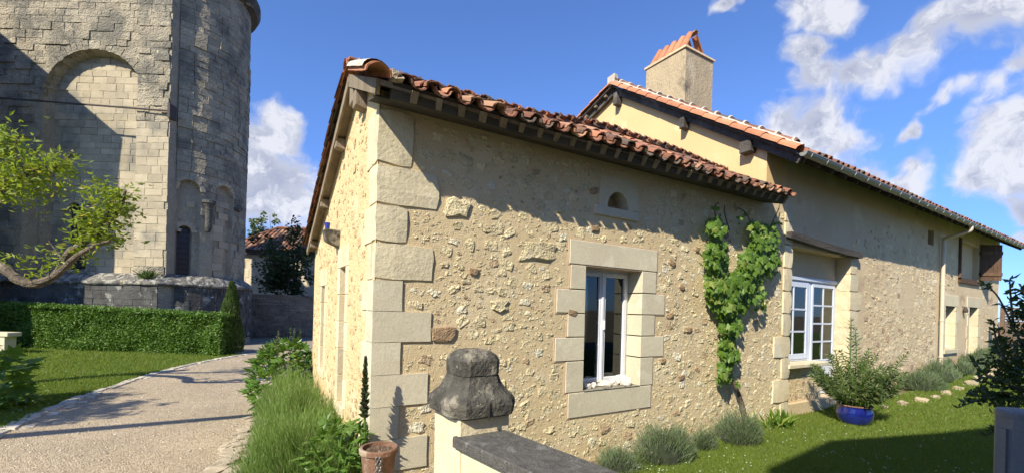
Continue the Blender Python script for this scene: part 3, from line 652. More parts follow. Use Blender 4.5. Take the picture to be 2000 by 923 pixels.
for w in WO:
    X1 = CX0+.3
    b.add([(CX0, w[1], w[2]), (X1, w[1], w[2]), (X1, w[1], w[3]), (CX0, w[1], w[3])], [(0, 1, 2, 3)]); b.add([(CX0, w[0], w[2]), (X1, w[0], w[2]), (X1, w[0], w[3]), (CX0, w[0], w[3])], [(3, 2, 1, 0)])
    b.add([(CX0, w[0], w[3]), (X1, w[0], w[3]), (X1, w[1], w[3]), (CX0, w[1], w[3])], [(0, 1, 2, 3)]); b.add([(CX0, w[0], w[2]), (X1, w[0], w[2]), (X1, w[1], w[2]), (CX0, w[1], w[2])], [(3, 2, 1, 0)])
b.add([(CX0, NEND, -.15), (CX0, NEND, 3.0), (8.9, NEND, 3.0), (8.9, NEND, -.15)], [(0, 1, 2, 3)])
wwall = b.build('west_wall', MAT['westmortar'], cot)
WM = [rockmesh(60+i, MAT['westrub'], boxy=.6, jit=.2) for i in range(6)]
def wb(y, z, w, h): return z+h/2 > roofz(1.1, y)-.12 or hit([(a-.14, c+.14, d-.2, e+.28) for a, c, d, e in WO], y, z, w, h) or (y-w/2 < WY+.44)
st = pack(WY+.05, NEND-.05, .0, 4.6, 1500, .04, .16, wb, gap=.03)
items = [(RN.randrange(6), mtx((CX0, y, z), (RN.uniform(-.3, .3), RN.uniform(-.1, .1), RN.uniform(-.1, .1)), (.012, w, h)), w*h) for y, z, w, h in st]
scatter('stone', 'small_stones', WM, items, wwall, maxn=150)
for w in WO:      # cut stone jambs and lintel round the narrow openings
    wi = empty('window', parent=cot)
    for side in (0, 1):
        z = w[2]
        while z < w[3]-.05:
            hh = min(.36, w[3]-z); l = .10 if int(z*3) % 2 else .16
            y0, y1 = (w[0]-l, w[0]+.003) if side == 0 else (w[1]-.003, w[1]+l)
            MB().box(CX0-.012, CX0+.28, y0, y1, z+.005, z+hh-.005).build('jamb_stone', MAT['ashlar_warm'], wi, bevel=.005); z += hh
    MB().box(CX0-.014, CX0+.28, w[0]-.16, w[1]+.16, w[3]-.003, w[3]+.26).build('lintel', MAT['ashlar_warm'], wi, bevel=.006)
    MB().box(CX0-.03, CX0+.28, w[0]-.1, w[1]+.1, w[2]-.12, w[2]+.003).build('sill', MAT['ashlar_warm'], wi, bevel=.006)
    m = MB(); 
    m.box(CX0+.16, CX0+.2, w[0], w[0]+.05, w[2], w[3]); m.box(CX0+.16, CX0+.2, w[1]-.05, w[1], w[2], w[3]); m.box(CX0+.16, CX0+.2, w[0]+.05, w[1]-.05, w[3]-.05, w[3]); m.box(CX0+.16, CX0+.2, w[0]+.05, w[1]-.05, (w[2]+w[3])/2-.02, (w[2]+w[3])/2+.02)
    m.build('window_frame', MAT['white'], wi); MB().box(CX0+.21, CX0+.22, w[0], w[1], w[2], w[3]).build('pane', MAT['dark'], wi)
# little stone corbel on the west wall
MB().hexa([(.93, 6.33, 2.86), (1.12, 6.33, 2.78), (1.12, 6.47, 2.78), (.93, 6.47, 2.86), (.90, 6.28, 3.02), (1.12, 6.28, 3.02), (1.12, 6.52, 3.02), (.90, 6.52, 3.02)]).build('corbel', MAT['pedestal'], cot, bevel=.015)

# ---- roof of the cottage
def canal(name, mat, r0=.080, r1=.064, ln=.43, th=.014, up=True, n=6, seed=0):
    V = []; rr = random.Random(seed)
    for e, (R, y) in enumerate(((r0, 0), (r1, ln))):
        for t_ in (0, th):
            for k in range(n+1):
                a = pi*k/n; z = (R-t_)*sin(a)*.85; V.append((-(R-t_)*cos(a), y, z if up else -z))
    m = n+1; FC = []
    def q(a, b, c, d): FC.append((a, b, c, d) if up else (d, c, b, a))
    for k in range(n):
        q(k, k+1, 2*m+k+1, 2*m+k); q(m+k+1, m+k, 3*m+k, 3*m+k+1); q(k+1, k, m+k, m+k+1); q(2*m+k, 2*m+k+1, 3*m+k+1, 3*m+k)
    q(0, 2*m, 3*m, m); q(n, m+n, 3*m+n, 2*m+n)
    for i, v in enumerate(V): V[i] = (v[0]+rr.uniform(-.004, .004), v[1]+rr.uniform(-.006, .006), v[2]+rr.uniform(-.004, .004))
    me = me_from(name, V, FC, mat); return me
TC = [canal('tile', MAT['tile'], seed=i) for i in range(4)]+[canal('tile', MAT['tileorange'], seed=9)]; TG = [canal('tile', MAT['tile'], .088, .072, up=False, seed=i+5) for i in range(3)]
TS = TC+TG+[canal('tile', MAT['limewash'], .10, .08, seed=30)]
deck = MB(); xs_ = list(np.arange(.98, 8.21, .5))+[8.21]
deckF = []
for i in range(len(xs_)-1):
    a, c = xs_[i], xs_[i+1]
    for (y0, y1) in ((EY+.02, RIDGE_Y), (RIDGE_Y, NEND+.05)):
        deck.hexa([(a, y0, roofz(a, y0)-.05), (c, y0, roofz(c, y0)-.05), (c, y1, roofz(c, y1)-.05), (a, y1, roofz(a, y1)-.05), (a, y0, roofz(a, y0)), (c, y0, roofz(c, y0)), (c, y1, roofz(c, y1)), (a, y1, roofz(a, y1))])
roof = deck.build('roof', MAT['wood'], cot)
def slopemtx(x, y, south=True, dz=.0, yaw=0.0, tilt=.0):
    z = roofz(x, y)+dz; a = atan2(ridgez(x)-eavez(x), RIDGE_Y-EY) if south else atan2(.47, 1)
    if south: R = Matrix.Rotation(a+tilt, 4, 'X')
    else: R = Matrix.Rotation(pi, 4, 'Z') @ Matrix.Rotation(a+tilt, 4, 'X')
    return Matrix.Translation((x, y, z)) @ R @ Matrix.Rotation(yaw, 4, 'Z')
items = []; SP = .242; ca = cos(atan2(.66, 1.32))
ncol = int((8.16-1.25)/SP)
for c_ in range(ncol+1):
    x = 1.22+SP*c_
    for k in range(4):
        y = EY-.075+.335*k*ca+RN.uniform(-.018, .018)
        if y > RIDGE_Y-.1: continue
        items.append((5+RN.randrange(3), slopemtx(x+SP/2+RN.uniform(-.01, .01), y-.03, dz=.085, yaw=RN.uniform(-.05, .05), tilt=-.03), 5-k))
        items.append((RN.randrange(5), slopemtx(x+RN.uniform(-.012, .012), y+RN.uniform(-.03, .03), dz=.055+RN.uniform(-.008, .012), yaw=RN.uniform(-.06, .06), tilt=-.035), 5-k))
# second, older layer peeping out under the eave covers
for c_ in range(ncol+1): items.append((RN.randrange(4), slopemtx(1.22+SP*c_+RN.uniform(-.02, .02), EY-.02, dz=.045, yaw=RN.uniform(-.06, .06), tilt=-.03), 4.5))
scatter('roof_tile', 'roof_tiles', TS, items, roof, maxn=300)
items = []
for c_ in range(ncol+2):
    x = 1.0+SP*c_
    y = NEND+.1
    while y > RIDGE_Y+.2:
        items.append((RN.randrange(5), slopemtx(x, y, south=False, dz=.06, tilt=-.035), 1)); items.append((5+RN.randrange(3), slopemtx(x+SP/2, y, south=False, dz=.1, tilt=-.03), 1)); y -= .30
scatter('roof_tile', 'north_roof_tiles', TS, items, roof, maxn=0)
# verge tiles: rising to the ridge, then falling to the north
VT = [canal('tile', MAT['tileorange'], .122, .108, ln=.30, th=.018, seed=70), canal('tile', MAT['tile'], .12, .10, ln=.40, th=.018, seed=71)]
items = []
for k in range(10): items.append((0, slopemtx(.975+.009*k, EY-.07+.115*k, dz=.035+.002*k, tilt=-.02), 1))
y = NEND+.1
while y > RIDGE_Y+.25: items.append((1, slopemtx(1.0, y, south=False, dz=.04+RN.uniform(-.01, .015), yaw=RN.uniform(-.05, .05), tilt=-.03), 1)); y -= .185
scatter('verge_tile', 'verge_tiles', VT, items, roof)
m = MB(); V = []; nseg = 14
for i in range(nseg+1):
    t_ = i/nseg; y = EY-.0+(RIDGE_Y-EY-.10)*t_; z = roofz(1.06, y)+.04+.02*t_
    for k in range(7):
        a = radians(55+112*k/6) ; R = .136+RN.uniform(-.004, .004); V.append((.975+.085*t_+R*cos(a), y, z+R*.95*sin(a)))
m.add(V, [(i*7+k, i*7+k+1, (i+1)*7+k+1, (i+1)*7+k) for i in range(nseg) for k in range(6)]); m.build('verge_mortar', MAT['limewash'], roof)
# mortar pad plugging the end tile
MB().box(1.11, 1.20, EY-.06, EY+.1, 4.07, 4.14, j=.02).build('mortar_plug', MAT['rock'], roof)
# ridge tiles
items = []
RT = [canal('tile', MAT['tile'], .13, .11, ln=.46, seed=80+i) for i in range(3)]+[canal('tile', MAT['tiledark'], .13, .11, ln=.46, seed=84)]
x = .93
while x < 8.1: items.append((3 if .95 < x < 1.6 else RN.randrange(3), Matrix.Translation((x, RIDGE_Y, ridgez(x)+.065)) @ Matrix.Rotation(-pi/2, 4, 'Z') @ Matrix.Rotation(RN.uniform(-.02, .05), 4, 'X'), 1)); x += .37
scatter('ridge_tile', 'ridge_tiles', RT, items, roof)
m = MB(); P = [(x, RIDGE_Y+.02, ridgez(x)+.185+.010*sin(9*x)) for x in np.arange(5.0, 8.15, .22)]; m.tube(P, [.026+.010*abs(sin(3*i)) for i in range(len(P))], 6); m.build('ridge_mortar', MAT['limewash'], roof)
# eave: fascia boards, pale slats standing in for sun streaks, soffit
x = 1.12
while x < 8.15:
    x1 = min(x+RN.uniform(1.5, 2.3), 8.16); zb = 3.93+.011*(x-1)
    MB().hexa([(x+.004, 4.045, zb), (x1-.004, 4.045, 3.93+.011*(x1-1)), (x1-.004, 4.10, 3.93+.011*(x1-1)), (x+.004, 4.10, zb), (x+.004, 3.985, eavez(x)+.02), (x1-.004, 3.985, eavez(x1)+.02), (x1-.004, 4.10, eavez(x1)+.03), (x+.004, 4.10, zb+.2)]).build('fascia_board', MAT['wooddark'], roof)
    x = x1
MB().hexa([(1.0, 4.10, 3.94), (8.17, 4.10, 4.015), (8.17, 4.42, 4.10), (1.0, 4.42, 4.02), (1.0, 4.10, 3.96), (8.17, 4.10, 4.035), (8.17, 4.42, 4.12), (1.0, 4.42, 4.04)]).build('soffit', MAT['wooddark'], roof)
for c_ in range(ncol+1):  # slanted lighter wood imitates streaks of sunlight on the dark fascia
    x = 1.33+SP*c_; q_ = RN.uniform(.022, .038); s_ = RN.uniform(.0, .03); MB().hexa([(x-q_+s_, 4.03, 3.935+.011*(x-1)), (x+q_+s_, 4.03, 3.935+.011*(x-1)), (x+q_+s_, 4.066, 3.935+.011*(x-1)), (x-q_+s_, 4.066, 3.935+.011*(x-1)), (x-q_, 3.95, eavez(x)-.03), (x+q_, 3.95, eavez(x)-.03), (x+q_, 4.066, eavez(x)+.02), (x-q_, 4.066, eavez(x)+.02)]).build('sun_streak_slat', MAT['wood'], roof)
# purlin ends and verge boards on the west gable
for (y, w, h, dz) in ((5.18, .17, .30, -.09), (5.0, .15, .24, -.16), (6.15, .13, .17, -.06), (7.35, .12, .16, -.06), (8.45, .12, .15, -.06)):
    z = roofz(1.0, y)+dz; MB().hexa([(.985, y-w/2, z-h*.75), (1.3, y-w/2, z-h), (1.3, y+w/2, z-h), (.985, y+w/2, z-h*.75), (.985, y-w/2, z), (1.3, y-w/2, z), (1.3, y+w/2, z), (.985, y+w/2, z)]).build('purlin', MAT['wood'], roof, bevel=.006)
MB().bar((.985, EY+.03, roofz(1, EY)-.06), (.985, RIDGE_Y, roofz(1, RIDGE_Y)-.06), .025, .13, up=(0, 0, 1)).build('bargeboard', MAT['wood'], roof)
MB().bar((.985, RIDGE_Y, roofz(1, RIDGE_Y)-.06), (.985, NEND+.05, roofz(1, NEND+.05)-.06), .025, .12).build('bargeboard', MAT['wood'], roof)
fixroot(cot)
cup = MB().lathe([(0, 0), (.028, 0), (.038, .085), (.034, .085), (.026, .01), (0, .01)], 16, (.955, 6.39, 3.03)); o = cup.build('cup', MAT['cup'], smooth=False)
me = o.data
tag(o, 'small blue cup on a stone corbel high on the yellow west wall', 'cup')
# ------------------------------------------------------------------ long farmhouse behind
GX, HE = 8.23, 25.1
farm = empty('long_farmhouse', (GX, 4.4, 0), label='long farmhouse with ochre gable, zinc gutter and chimney, behind the stone cottage', cat='farmhouse')
AY, EYM = 8.30, 3.78            # apex and eave lines
def mz(y): return 4.84+.672*(y-EYM) if y <= AY else 4.84+.672*(AY-EYM)-.34*(y-AY)
FWIN = (9.20, 11.87, .25, 3.40); W1 = (18.72, 19.72, 1.10, 2.46); W2 = (21.25, 22.30, .62, 2.48); HAT = (20.0, 22.25, 3.42, 4.62); SLOT = (16.98, 17.50, 4.22, 4.66)
mw = sheet('south_wall', 8.93, HE, -.15, 5.21, WY+.004, [FWIN, W1, W2, HAT, SLOT], MAT['farwall'], farm, t=.29, st=.8)
sheet('upper_wall', GX, 8.93, 3.9, 5.21, WY+.004, [], MAT['gable'], farm, st=.4)
b = MB(); ysg = list(np.arange(WY+.004, AY, .5))+[AY]+list(np.arange(AY+.4, 12.6, .4))
for i in range(len(ysg)-1):
    y0, y1 = ysg[i], ysg[i+1]; b.add([(GX, y1, 3.6), (GX, y0, 3.6), (GX, y0, mz(y0)-.10), (GX, y1, mz(y1)-.10)], [(0, 1, 2, 3)])
b.build('gable_wall', MAT['gable'], farm)
MB().add([(HE, WY, -.1), (HE, 12.5, -.1), (HE, 12.5, mz(12.5)-.1), (HE, AY, mz(AY)-.1), (HE, WY, mz(WY)-.1)], [(0, 1, 2, 3, 4)]).build('east_wall', MAT['farwall'], farm)
MB().add([(GX, 12.5, -.1), (HE, 12.5, -.1), (HE, 12.5, mz(12.5)-.1), (GX, 12.5, mz(12.5)-.1)], [(3, 2, 1, 0)]).build('north_wall', MAT['farwall'], farm)
# flush rubble showing through the render
BLM = [FWIN, (11.8, 12.65, .2, 3.5), (8.9, 9.25, 0, 5), (8.9, 12.3, 3.35, 3.6), (18.35, 20.1, .8, 2.9), (20.9, 22.85, .4, 2.9), HAT, SLOT, (17.9, 18.1, 0, 5)]
def mb_(x, z, w, h):
    if hit(BLM, x, z, w, h) or z < gh(x, 4)+.28: return True
    d = mnoise.noise(Vector((x*.35, z*.5, 2.2)))+.35-(.5 if z > 3.9 else 0)-(0.6 if x > 19.5 else 0)-(.35 if x < 12 and z > 3.4 else 0)+(.3 if 13.2 < x < 18 and 1 < z < 3.4 else 0)
    return d < RN.uniform(.0, .85)
st = pack(9.1, HE-.2, .1, 4.5, 14000, .07, .26, mb_)
FM = [rockmesh(90+i, MAT['farrub'], boxy=.6, jit=.2) for i in range(7)]
items = [(RN.randrange(7), mtx((x, WY+.012, z), (RN.uniform(-.1, .1), RN.uniform(-.3, .3), RN.uniform(-.06, .06)), (w, .030, h)), w*h/(x+2)) for x, z, w, h in st]
scatter('stone', 'small_stones', FM, items, mw)
# below the sill of the french window and the plastered panel over it
fwn = empty('french_window', parent=farm)
yW = WY+.285
MB().box(9.20, 11.87, yW, yW+.1, 2.80, 3.42).build('plaster_panel', MAT['farwall'], fwn)
MB().box(9.18, 10.78, yW-.2, yW+.1, -.1, .98).build('apron_wall', MAT['mortar'], fwn)
MB().box(9.14, 10.80, WY-.06, yW+.06, .97, 1.05).build('sill', MAT['ashlar'], fwn, bevel=.01)
MB().box(10.785, 10.84, yW-.12, yW+.1, .2, .96).build('door_post', MAT['bluewhite'], fwn)
items = [(RN.randrange(7), mtx((x, yW-.195, z), (0, RN.uniform(-.3, .3), 0), (w, .025, h)), w*h) for x, z, w, h in pack(9.25, 10.72, .15, .92, 120, .05, .15, lambda *a: False)]
scatter('stone', 'small_stones', FM, items, fwn, maxn=40)
m = MB(); frame(m, 9.22, 10.61, 1.055, 2.80, yW-.01, yW+.06, .05); m.box(10.56, 11.86, yW-.01, yW+.06, 2.75, 2.80); m.box(11.81, 11.86, yW-.01, yW+.06, .25, 2.75); m.box(10.61, 10.68, yW-.01, yW+.06, .25, 2.75); m.build('window_frame', MAT['bluewhite'], fwn, bevel=.005)
MB().box(9.18, 11.88, yW-.05, yW-.01, 2.78, 2.86).build('head_moulding', MAT['bluewhite'], fwn, bevel=.01)
def sash(x0, x1, z0, z1, y, cols, rows, parent, wst=.07):
    m = MB(); frame(m, x0, x1, z0, z1, y-.025, y+.025, wst); 
    m.build('sash', MAT['bluewhite'], parent, bevel=.005)
    gx0, gx1, gz0, gz1 = x0+wst, x1-wst, z0+wst, z1-wst
    for c in range(1, cols): xx = gx0+(gx1-gx0)*c/cols; MB().box(xx-.018, xx+.018, y-.02, y+.02, gz0, gz1).build('glazing_bar', MAT['bluewhite'], parent)
    for r_ in range(1, rows): zz = gz0+(gz1-gz0)*r_/rows; MB().box(gx0, gx1, y-.017, y+.017, zz-.018, zz+.018).build('glazing_bar', MAT['bluewhite'], parent)
    for c in range(cols):
        for r_ in range(rows):
            MB().box(gx0+(gx1-gx0)*c/cols, gx0+(gx1-gx0)*(c+1)/cols, y-.003, y+.002, gz0+(gz1-gz0)*r_/rows, gz0+(gz1-gz0)*(r_+1)/rows).build('pane', MAT['glass'], parent)
sash(9.27, 10.56, 1.10, 2.75, yW+.0, 2, 3, fwn, .11)
sash(10.70, 11.79, .98, 2.74, yW+.0, 2, 4, fwn, .07)
MB().box(10.70, 11.79, yW-.02, yW+.02, .27, .97).build('door_panel', MAT['bluewhite'], fwn, bevel=.005)
m = MB(); V = []; n = 30
for k in range(n+1):
    x = 10.72+.45*k/n; y = yW+.12+.02*sin(k*1.3); V += [(x, y, .4), (x, y, 2.7)]
m.add(V, [(2*k, 2*k+2, 2*k+3, 2*k+1) for k in range(n)]); m.build('curtain', MAT['voile'], fwn)
m = MB(); V = []
for k in range(n+1):
    x = 11.5+.3*k/n; y = yW+.12+.02*sin(k*1.3); V += [(x, y, .4), (x, y, 2.7)]
m.add(V, [(2*k, 2*k+2, 2*k+3, 2*k+1) for k in range(n)]); m.build('curtain', pmat('tan_curtain', (.36, .29, .20), (.28, .22, .15), rnd=0), fwn)
room(8.6, 13.5, yW+.3, yW+3.2, .1, 3.0, fwn)
# jamb stones right of the french window: reveal face + wall face
zs = [.25, .62, .98, 1.38, 1.78, 2.18, 2.62, 3.02, 3.40]
for i in range(8):
    wd = .62 if i in (3, 5) else (.33 if i % 2 else .42)
    o = ob('jamb_stone', blockmesh(300+i, MAT['ashlar_warm'] if i % 3 else MAT['ashlar'], jit=.012, cuts=2), farm, (11.86+wd/2, WY+.13, (zs[i]+zs[i+1])/2), None, (wd, .30, zs[i+1]-zs[i]-.014))
zs = [-.1, .33, .78, 1.20, 1.62, 2.06, 2.50, 2.95, 3.40, 3.85, 4.2]
for i in range(10):
    wd = .60 if i in (1, 3) else .30; x1 = 9.20
    ob('jamb_stone', blockmesh(320+i, MAT['ashlar_warm'] if i % 2 else MAT['ashlar'], jit=.012, cuts=2), farm, (x1-wd/2, WY+.12, (zs[i]+zs[i+1])/2), None, (wd, .30, zs[i+1]-zs[i]-.014))
# lintel beam, slightly sagging
P = [(8.93, 4.36, 3.585), (9.7, 4.35, 3.545), (10.6, 4.35, 3.505), (11.4, 4.35, 3.475), (12.17, 4.36, 3.465)]
m = MB()
for i in range(4):
    a, c = P[i], P[i+1]; m.hexa([(a[0], 4.27, a[2]-.075), (c[0], 4.27, c[2]-.075), (c[0], 4.46, c[2]-.075), (a[0], 4.46, a[2]-.075), (a[0], 4.27, a[2]+.055), (c[0], 4.27, c[2]+.055), (c[0], 4.46, c[2]+.055), (a[0], 4.46, a[2]+.055)])
m.build('lintel_beam', MAT['wooddark'], farm)
# small windows
for (w, sillz, door) in ((W1, 1.10, False), (W2, .62, True)):
    wi = empty('glazed_door' if door else 'window', parent=farm)
    for side in (0, 1):
        z = w[2]; k = 0
        while z < w[3]-.06:
            hh = min(.40, w[3]-z); l = (.30, .20)[k % 2]; x0, x1 = (w[0]-l, w[0]+.003) if side == 0 else (w[1]-.003, w[1]+l)
            MB().box(x0, x1, WY-.012, WY+.28, z+.006, z+hh-.006).build('jamb_stone', MAT['ashlar_warm'] if (k+side) % 3 else MAT['ashlar'], wi, bevel=.008); z += hh; k += 1
    MB().box(w[0]-.28, w[1]+.28, WY-.014, WY+.28, w[3], w[3]+.36).build('lintel', MAT['ashlar'], wi, bevel=.01)
    if not door: MB().box(w[0]-.22, w[1]+.2, WY-.06, WY+.27, w[2]-.14, w[2]-.005).build('sill', MAT['ashlar'], wi, bevel=.01)
    m = MB(); frame(m, w[0]+.01, w[1]-.01, w[2]+.01, w[3]-.01, WY+.24, WY+.30, .06); m.build('window_frame', MAT['bluewhite'], wi)
    for r_ in range(1, 4): MB().box(w[0]+.07, w[1]-.07, WY+.25, WY+.28, w[2]+(w[3]-w[2])*r_/4-.018, w[2]+(w[3]-w[2])*r_/4+.018).build('glazing_bar', MAT['bluewhite'], wi)
    MB().box((w[0]+w[1])/2-.02, (w[0]+w[1])/2+.02, WY+.252, WY+.282, w[2]+.07, w[3]-.07).build('glazing_bar', MAT['bluewhite'], wi)
    MB().box(w[0]+.06, w[1]-.06, WY+.27, WY+.275, w[2]+.06, w[3]-.06).build('pane', MAT['dark'] if False else MAT['glass'], wi)
    room(w[0]-.4, w[1]+.4, WY+.31, WY+2.4, w[2]-.1, w[3]+.1, wi)
MB().lathe([(0, 0), (.05, .0), (.07, .06), (.05, .14), (.02, .2), (0, .2)], 10, (20.5, 4.33, 2.28)).build('wall_lamp', MAT['iron'], farm)
MB().bar((20.5, 4.32, 2.44), (20.5, 4.42, 2.5), .03, .03).build('lamp_bracket', MAT['iron'], farm)
# slot, hay-loft hatch with shutters
MB().box(SLOT[0], SLOT[1], WY+.2, WY+.24, SLOT[2], SLOT[3]).build('vent_board', MAT['wooddark'], farm)
hat = empty('loft_hatch', parent=farm)
MB().box(HAT[0]-.08, HAT[0], WY-.06, WY+.25, HAT[2]-.05, HAT[3]+.1).build('hatch_jamb', MAT['woodbrown'], hat); MB().box(HAT[0]-.08, HAT[1]+.08, WY-.06, WY+.25, HAT[2]-.16, HAT[2]).build('hatch_sill', MAT['woodbrown'], hat)
MB().box(HAT[0]+.75, HAT[1], WY+.15, WY+.2, HAT[2], HAT[3]).build('hatch_panel', MAT['farwall'], hat)
for k in range(4): MB().box(HAT[0]+.04+.17*k, HAT[0]+.20+.17*k, WY+.03+.03*k, WY+.06+.03*k, HAT[2]+.03, HAT[3]).build('plank', MAT['woodbrown'], hat)
def shutter(p0, p1, z0, z1, name, parent, n=4):
    p0 = Vector(p0); p1 = Vector(p1)
    for k in range(n):
        a = p0.lerp(p1, (k+.03)/n); c = p0.lerp(p1, (k+.97)/n); d = (c-a).normalized(); nn = Vector((d.y, -d.x))*.014
        MB().hexa([(a.x-nn.x, a.y-nn.y, z0), (c.x-nn.x, c.y-nn.y, z0), (c.x+nn.x, c.y+nn.y, z0), (a.x+nn.x, a.y+nn.y, z0), (a.x-nn.x, a.y-nn.y, z1), (c.x-nn.x, c.y-nn.y, z1), (c.x+nn.x, c.y+nn.y, z1), (a.x+nn.x, a.y+nn.y, z1)]).build('plank', MAT['woodbrown'], parent)
    d = (p1-p0).normalized(); nn = Vector((-d.y, d.x))*.03
    for z in (z0+.22, z1-.3):
        for s in (-1, 1): MB().bar((p0.x+nn.x*s, p0.y+nn.y*s, z), (p1.x+nn.x*s, p1.y+nn.y*s, z), .03, .12).build('ledge_batten', MAT['woodbrown'], parent)
shutter((HAT[1]+.03, 4.36), (HAT[1]+.50, 3.93), 3.46, 4.72, 'shutter', hat, 5)
# ---- roof of the farmhouse
b = MB()
for (y0, y1) in ((EYM, AY), (AY, 12.9)):
    for i in range(10):
        a = 8.0+(25.0-8.0)*i/10; c = 8.0+(25.0-8.0)*(i+1)/10
        b.hexa([(a, y0, mz(y0)-.05), (c, y0, mz(y0)-.05), (c, y1, mz(y1)-.05), (a, y1, mz(y1)-.05), (a, y0, mz(y0)), (c, y0, mz(y0)), (c, y1, mz(y1)), (a, y1, mz(y1))])
mroof = b.build('roof', MAT['wooddark'], farm)
am = atan2(.672, 1)
def mm(x, y, dz=0., yaw=0., tilt=-.03): return Matrix.Translation((x, y, mz(y)+dz)) @ Matrix.Rotation(am+tilt, 4, 'X') @ Matrix.Rotation(yaw, 4, 'Z')
TDK = [canal('tile', MAT['tiledark'], seed=i+40) for i in range(3)]+[canal('tile', MAT['tile'], seed=44)]; TDG = [canal('tile', MAT['tiledark'], .105, .088, up=False, seed=48)]
items = []; x = 8.62; far_items = []
while x < 25.0:
    for k in range(14):
        y = EYM-.05+.335*k*cos(am)+RN.uniform(-.02, .02)
        if y > AY-.15: continue
        if 8.78 < x < 9.95 and 6.5 < y+.2 < 8.0: continue
        key = 10-k if k < 2 else 0
        items.append((RN.randrange(4), mm(x+RN.uniform(-.01, .01), y, .07+RN.uniform(-.008, .014), RN.uniform(-.05, .05)), key)); items.append((4, mm(x+.12, y-.02, .095, RN.uniform(-.04, .04)), key-.5))
    x += .24
scatter('roof_tile', 'roof_tiles', TDK+TDG, items, mroof, maxn=280)
# verge: two rows of bright tiles set in white mortar
VF = [canal('tile', MAT['tileorange'], .125, .11, ln=.40, seed=110+i) for i in range(2)]+[canal('tile', MAT['tile'], .11, .10, ln=.38, seed=113)]
items = []; mort = MB(); n_v = 15; stp = (AY-EYM)/n_v
for k in range(n_v):
    y = EYM-.02+stp*k; items.append((RN.randrange(2), mm(8.03, y, .015, RN.uniform(-.02, .02), -.02), 2)); items.append((2, mm(8.235, y+.15, .11, RN.uniform(-.03, .03), -.02), 2))
    # mortar joints across
    for (xc, dz, R) in ((8.235, .115, .117),):
        P = [(xc-R*cos(pi*j/8), y+.16, mz(y+.16)+dz+R*.9*sin(pi*j/8)) for j in range(9)]; mort.tube(P, .026, 5)
P = [(8.135+.006*sin(9*i), EYM-.03+(AY-EYM)*i/40, mz(EYM-.03+(AY-EYM)*i/40)+.125+.008*sin(5.3*i)) for i in range(41)]; mort.tube(P, .036, 6)
for k in range(12):
    y = AY+.3+.36*k; items.append((RN.randrange(2), Matrix.Translation((8.05, y+.1, mz(y+.1)+.03)) @ Matrix.Rotation(pi, 4, 'Z') @ Matrix.Rotation(atan2(.34, 1)-.02, 4, 'X'), 1))
P = [(8.06, AY+4.2*i/20, mz(AY+4.2*i/20)+.15) for i in range(21)]; mort.tube(P, .03, 6)
mort.build('verge_mortar', MAT['limewash'], mroof)
scatter('verge_tile', 'verge_tiles', VF, items, mroof)
items = []; x = 8.0
while x < 24.9: items.append((RN.randrange(3), Matrix.Translation((x, AY, mz(AY)+.11)) @ Matrix.Rotation(-pi/2, 4, 'Z'), 1)); x += .4
scatter('ridge_tile', 'ridge_tiles', RT, items, mroof)
MB().box(7.97, 8.12, AY-.12, AY+.14, mz(AY)+.0, mz(AY)+.25, j=.012).build('ridge_end_mortar', MAT['limewash'], mroof, bevel=.02)
MB().bar((8.14, EYM, mz(EYM)-.12), (8.14, AY, mz(AY)-.12), .05, .15).build('bargeboard', MAT['wooddark'], mroof); MB().bar((8.14, AY, mz(AY)-.12), (8.14, 12.8, mz(12.8)-.12), .05, .15).build('bargeboard', MAT['wooddark'], mroof)
for (y, w, h) in ((8.2, .13, .30), (6.15, .12, .22), (4.72, .22, .20)):
    MB().box(8.03, 8.5, y-w/2, y+w/2, mz(y)-.18-h, mz(y)-.16).build('purlin', MAT['wooddark'], mroof, bevel=.01)
for k in range(10):
    y = AY+.25+.38*k; MB().box(8.03, 8.24, y-.03, y+.05, mz(y)-.12, mz(y)-.06).build('batten', MAT['wood'], mroof)
x = 8.3
while x < 25: MB().bar((x, EYM+.01, mz(EYM)-.09), (x, WY+.3, mz(WY+.3)-.09), .07, .10).build('rafter', MAT['wooddark'], mroof); x += .55
# gutter, clips, downpipe
gut = MB(); V = []; n = 10; GY, GZ, GR = 3.715, 4.815, .066
for x in (8.07, 25.05):
    for t_ in (0, .008):
        for k in range(n+1): a = pi+pi*k/n; V.append((x, GY+(GR-t_)*cos(a), GZ+(GR-t_)*sin(a)))
mm_ = n+1; FC = []
for k in range(n): FC += [(k, k+1, 2*mm_+k+1, 2*mm_+k), (mm_+k+1, mm_+k, 3*mm_+k, 3*mm_+k+1)]
FC += [tuple(range(n+1)), tuple(2*mm_+k for k in range(n, -1, -1))]
gut.add(V, FC); gut.tube([(8.07, GY-GR, GZ+.004), (25.05, GY-GR, GZ+.004)], .012, 6); g_ = gut.build('gutter', MAT['zinc'], farm)
x = 8.25
while x < 25:
    m = MB(); P = [(x, GY+(GR+.006)*cos(pi+pi*k/8), GZ+(GR+.006)*sin(pi+pi*k/8)) for k in range(9)]
    for k in range(8): m.bar(P[k], P[k+1], .013, .006, up=(1, 0, 0))
    m.build('gutter_clip', MAT['zinclight'], g_); x += .58
dp = MB().tube(smoothpath([(17.93, 3.72, 4.78), (17.93, 3.72, 4.66), (17.94, 3.80, 4.60), (17.98, 4.10, 4.52), (18.02, 4.28, 4.47), (18.03, 4.31, 4.38), (18.03, 4.31, 3.2), (18.05, 4.31, .30)], 5), .05, 10).build('downpipe', MAT['pipe'], farm, smooth=True)
for z in (.9, 2.0, 3.1, 4.1): MB().lathe([(.05, -.02), (.06, -.02), (.06, .02), (.05, .02)], 12, (18.035, 4.31, z)).build('pipe_collar', MAT['pipe'], dp)
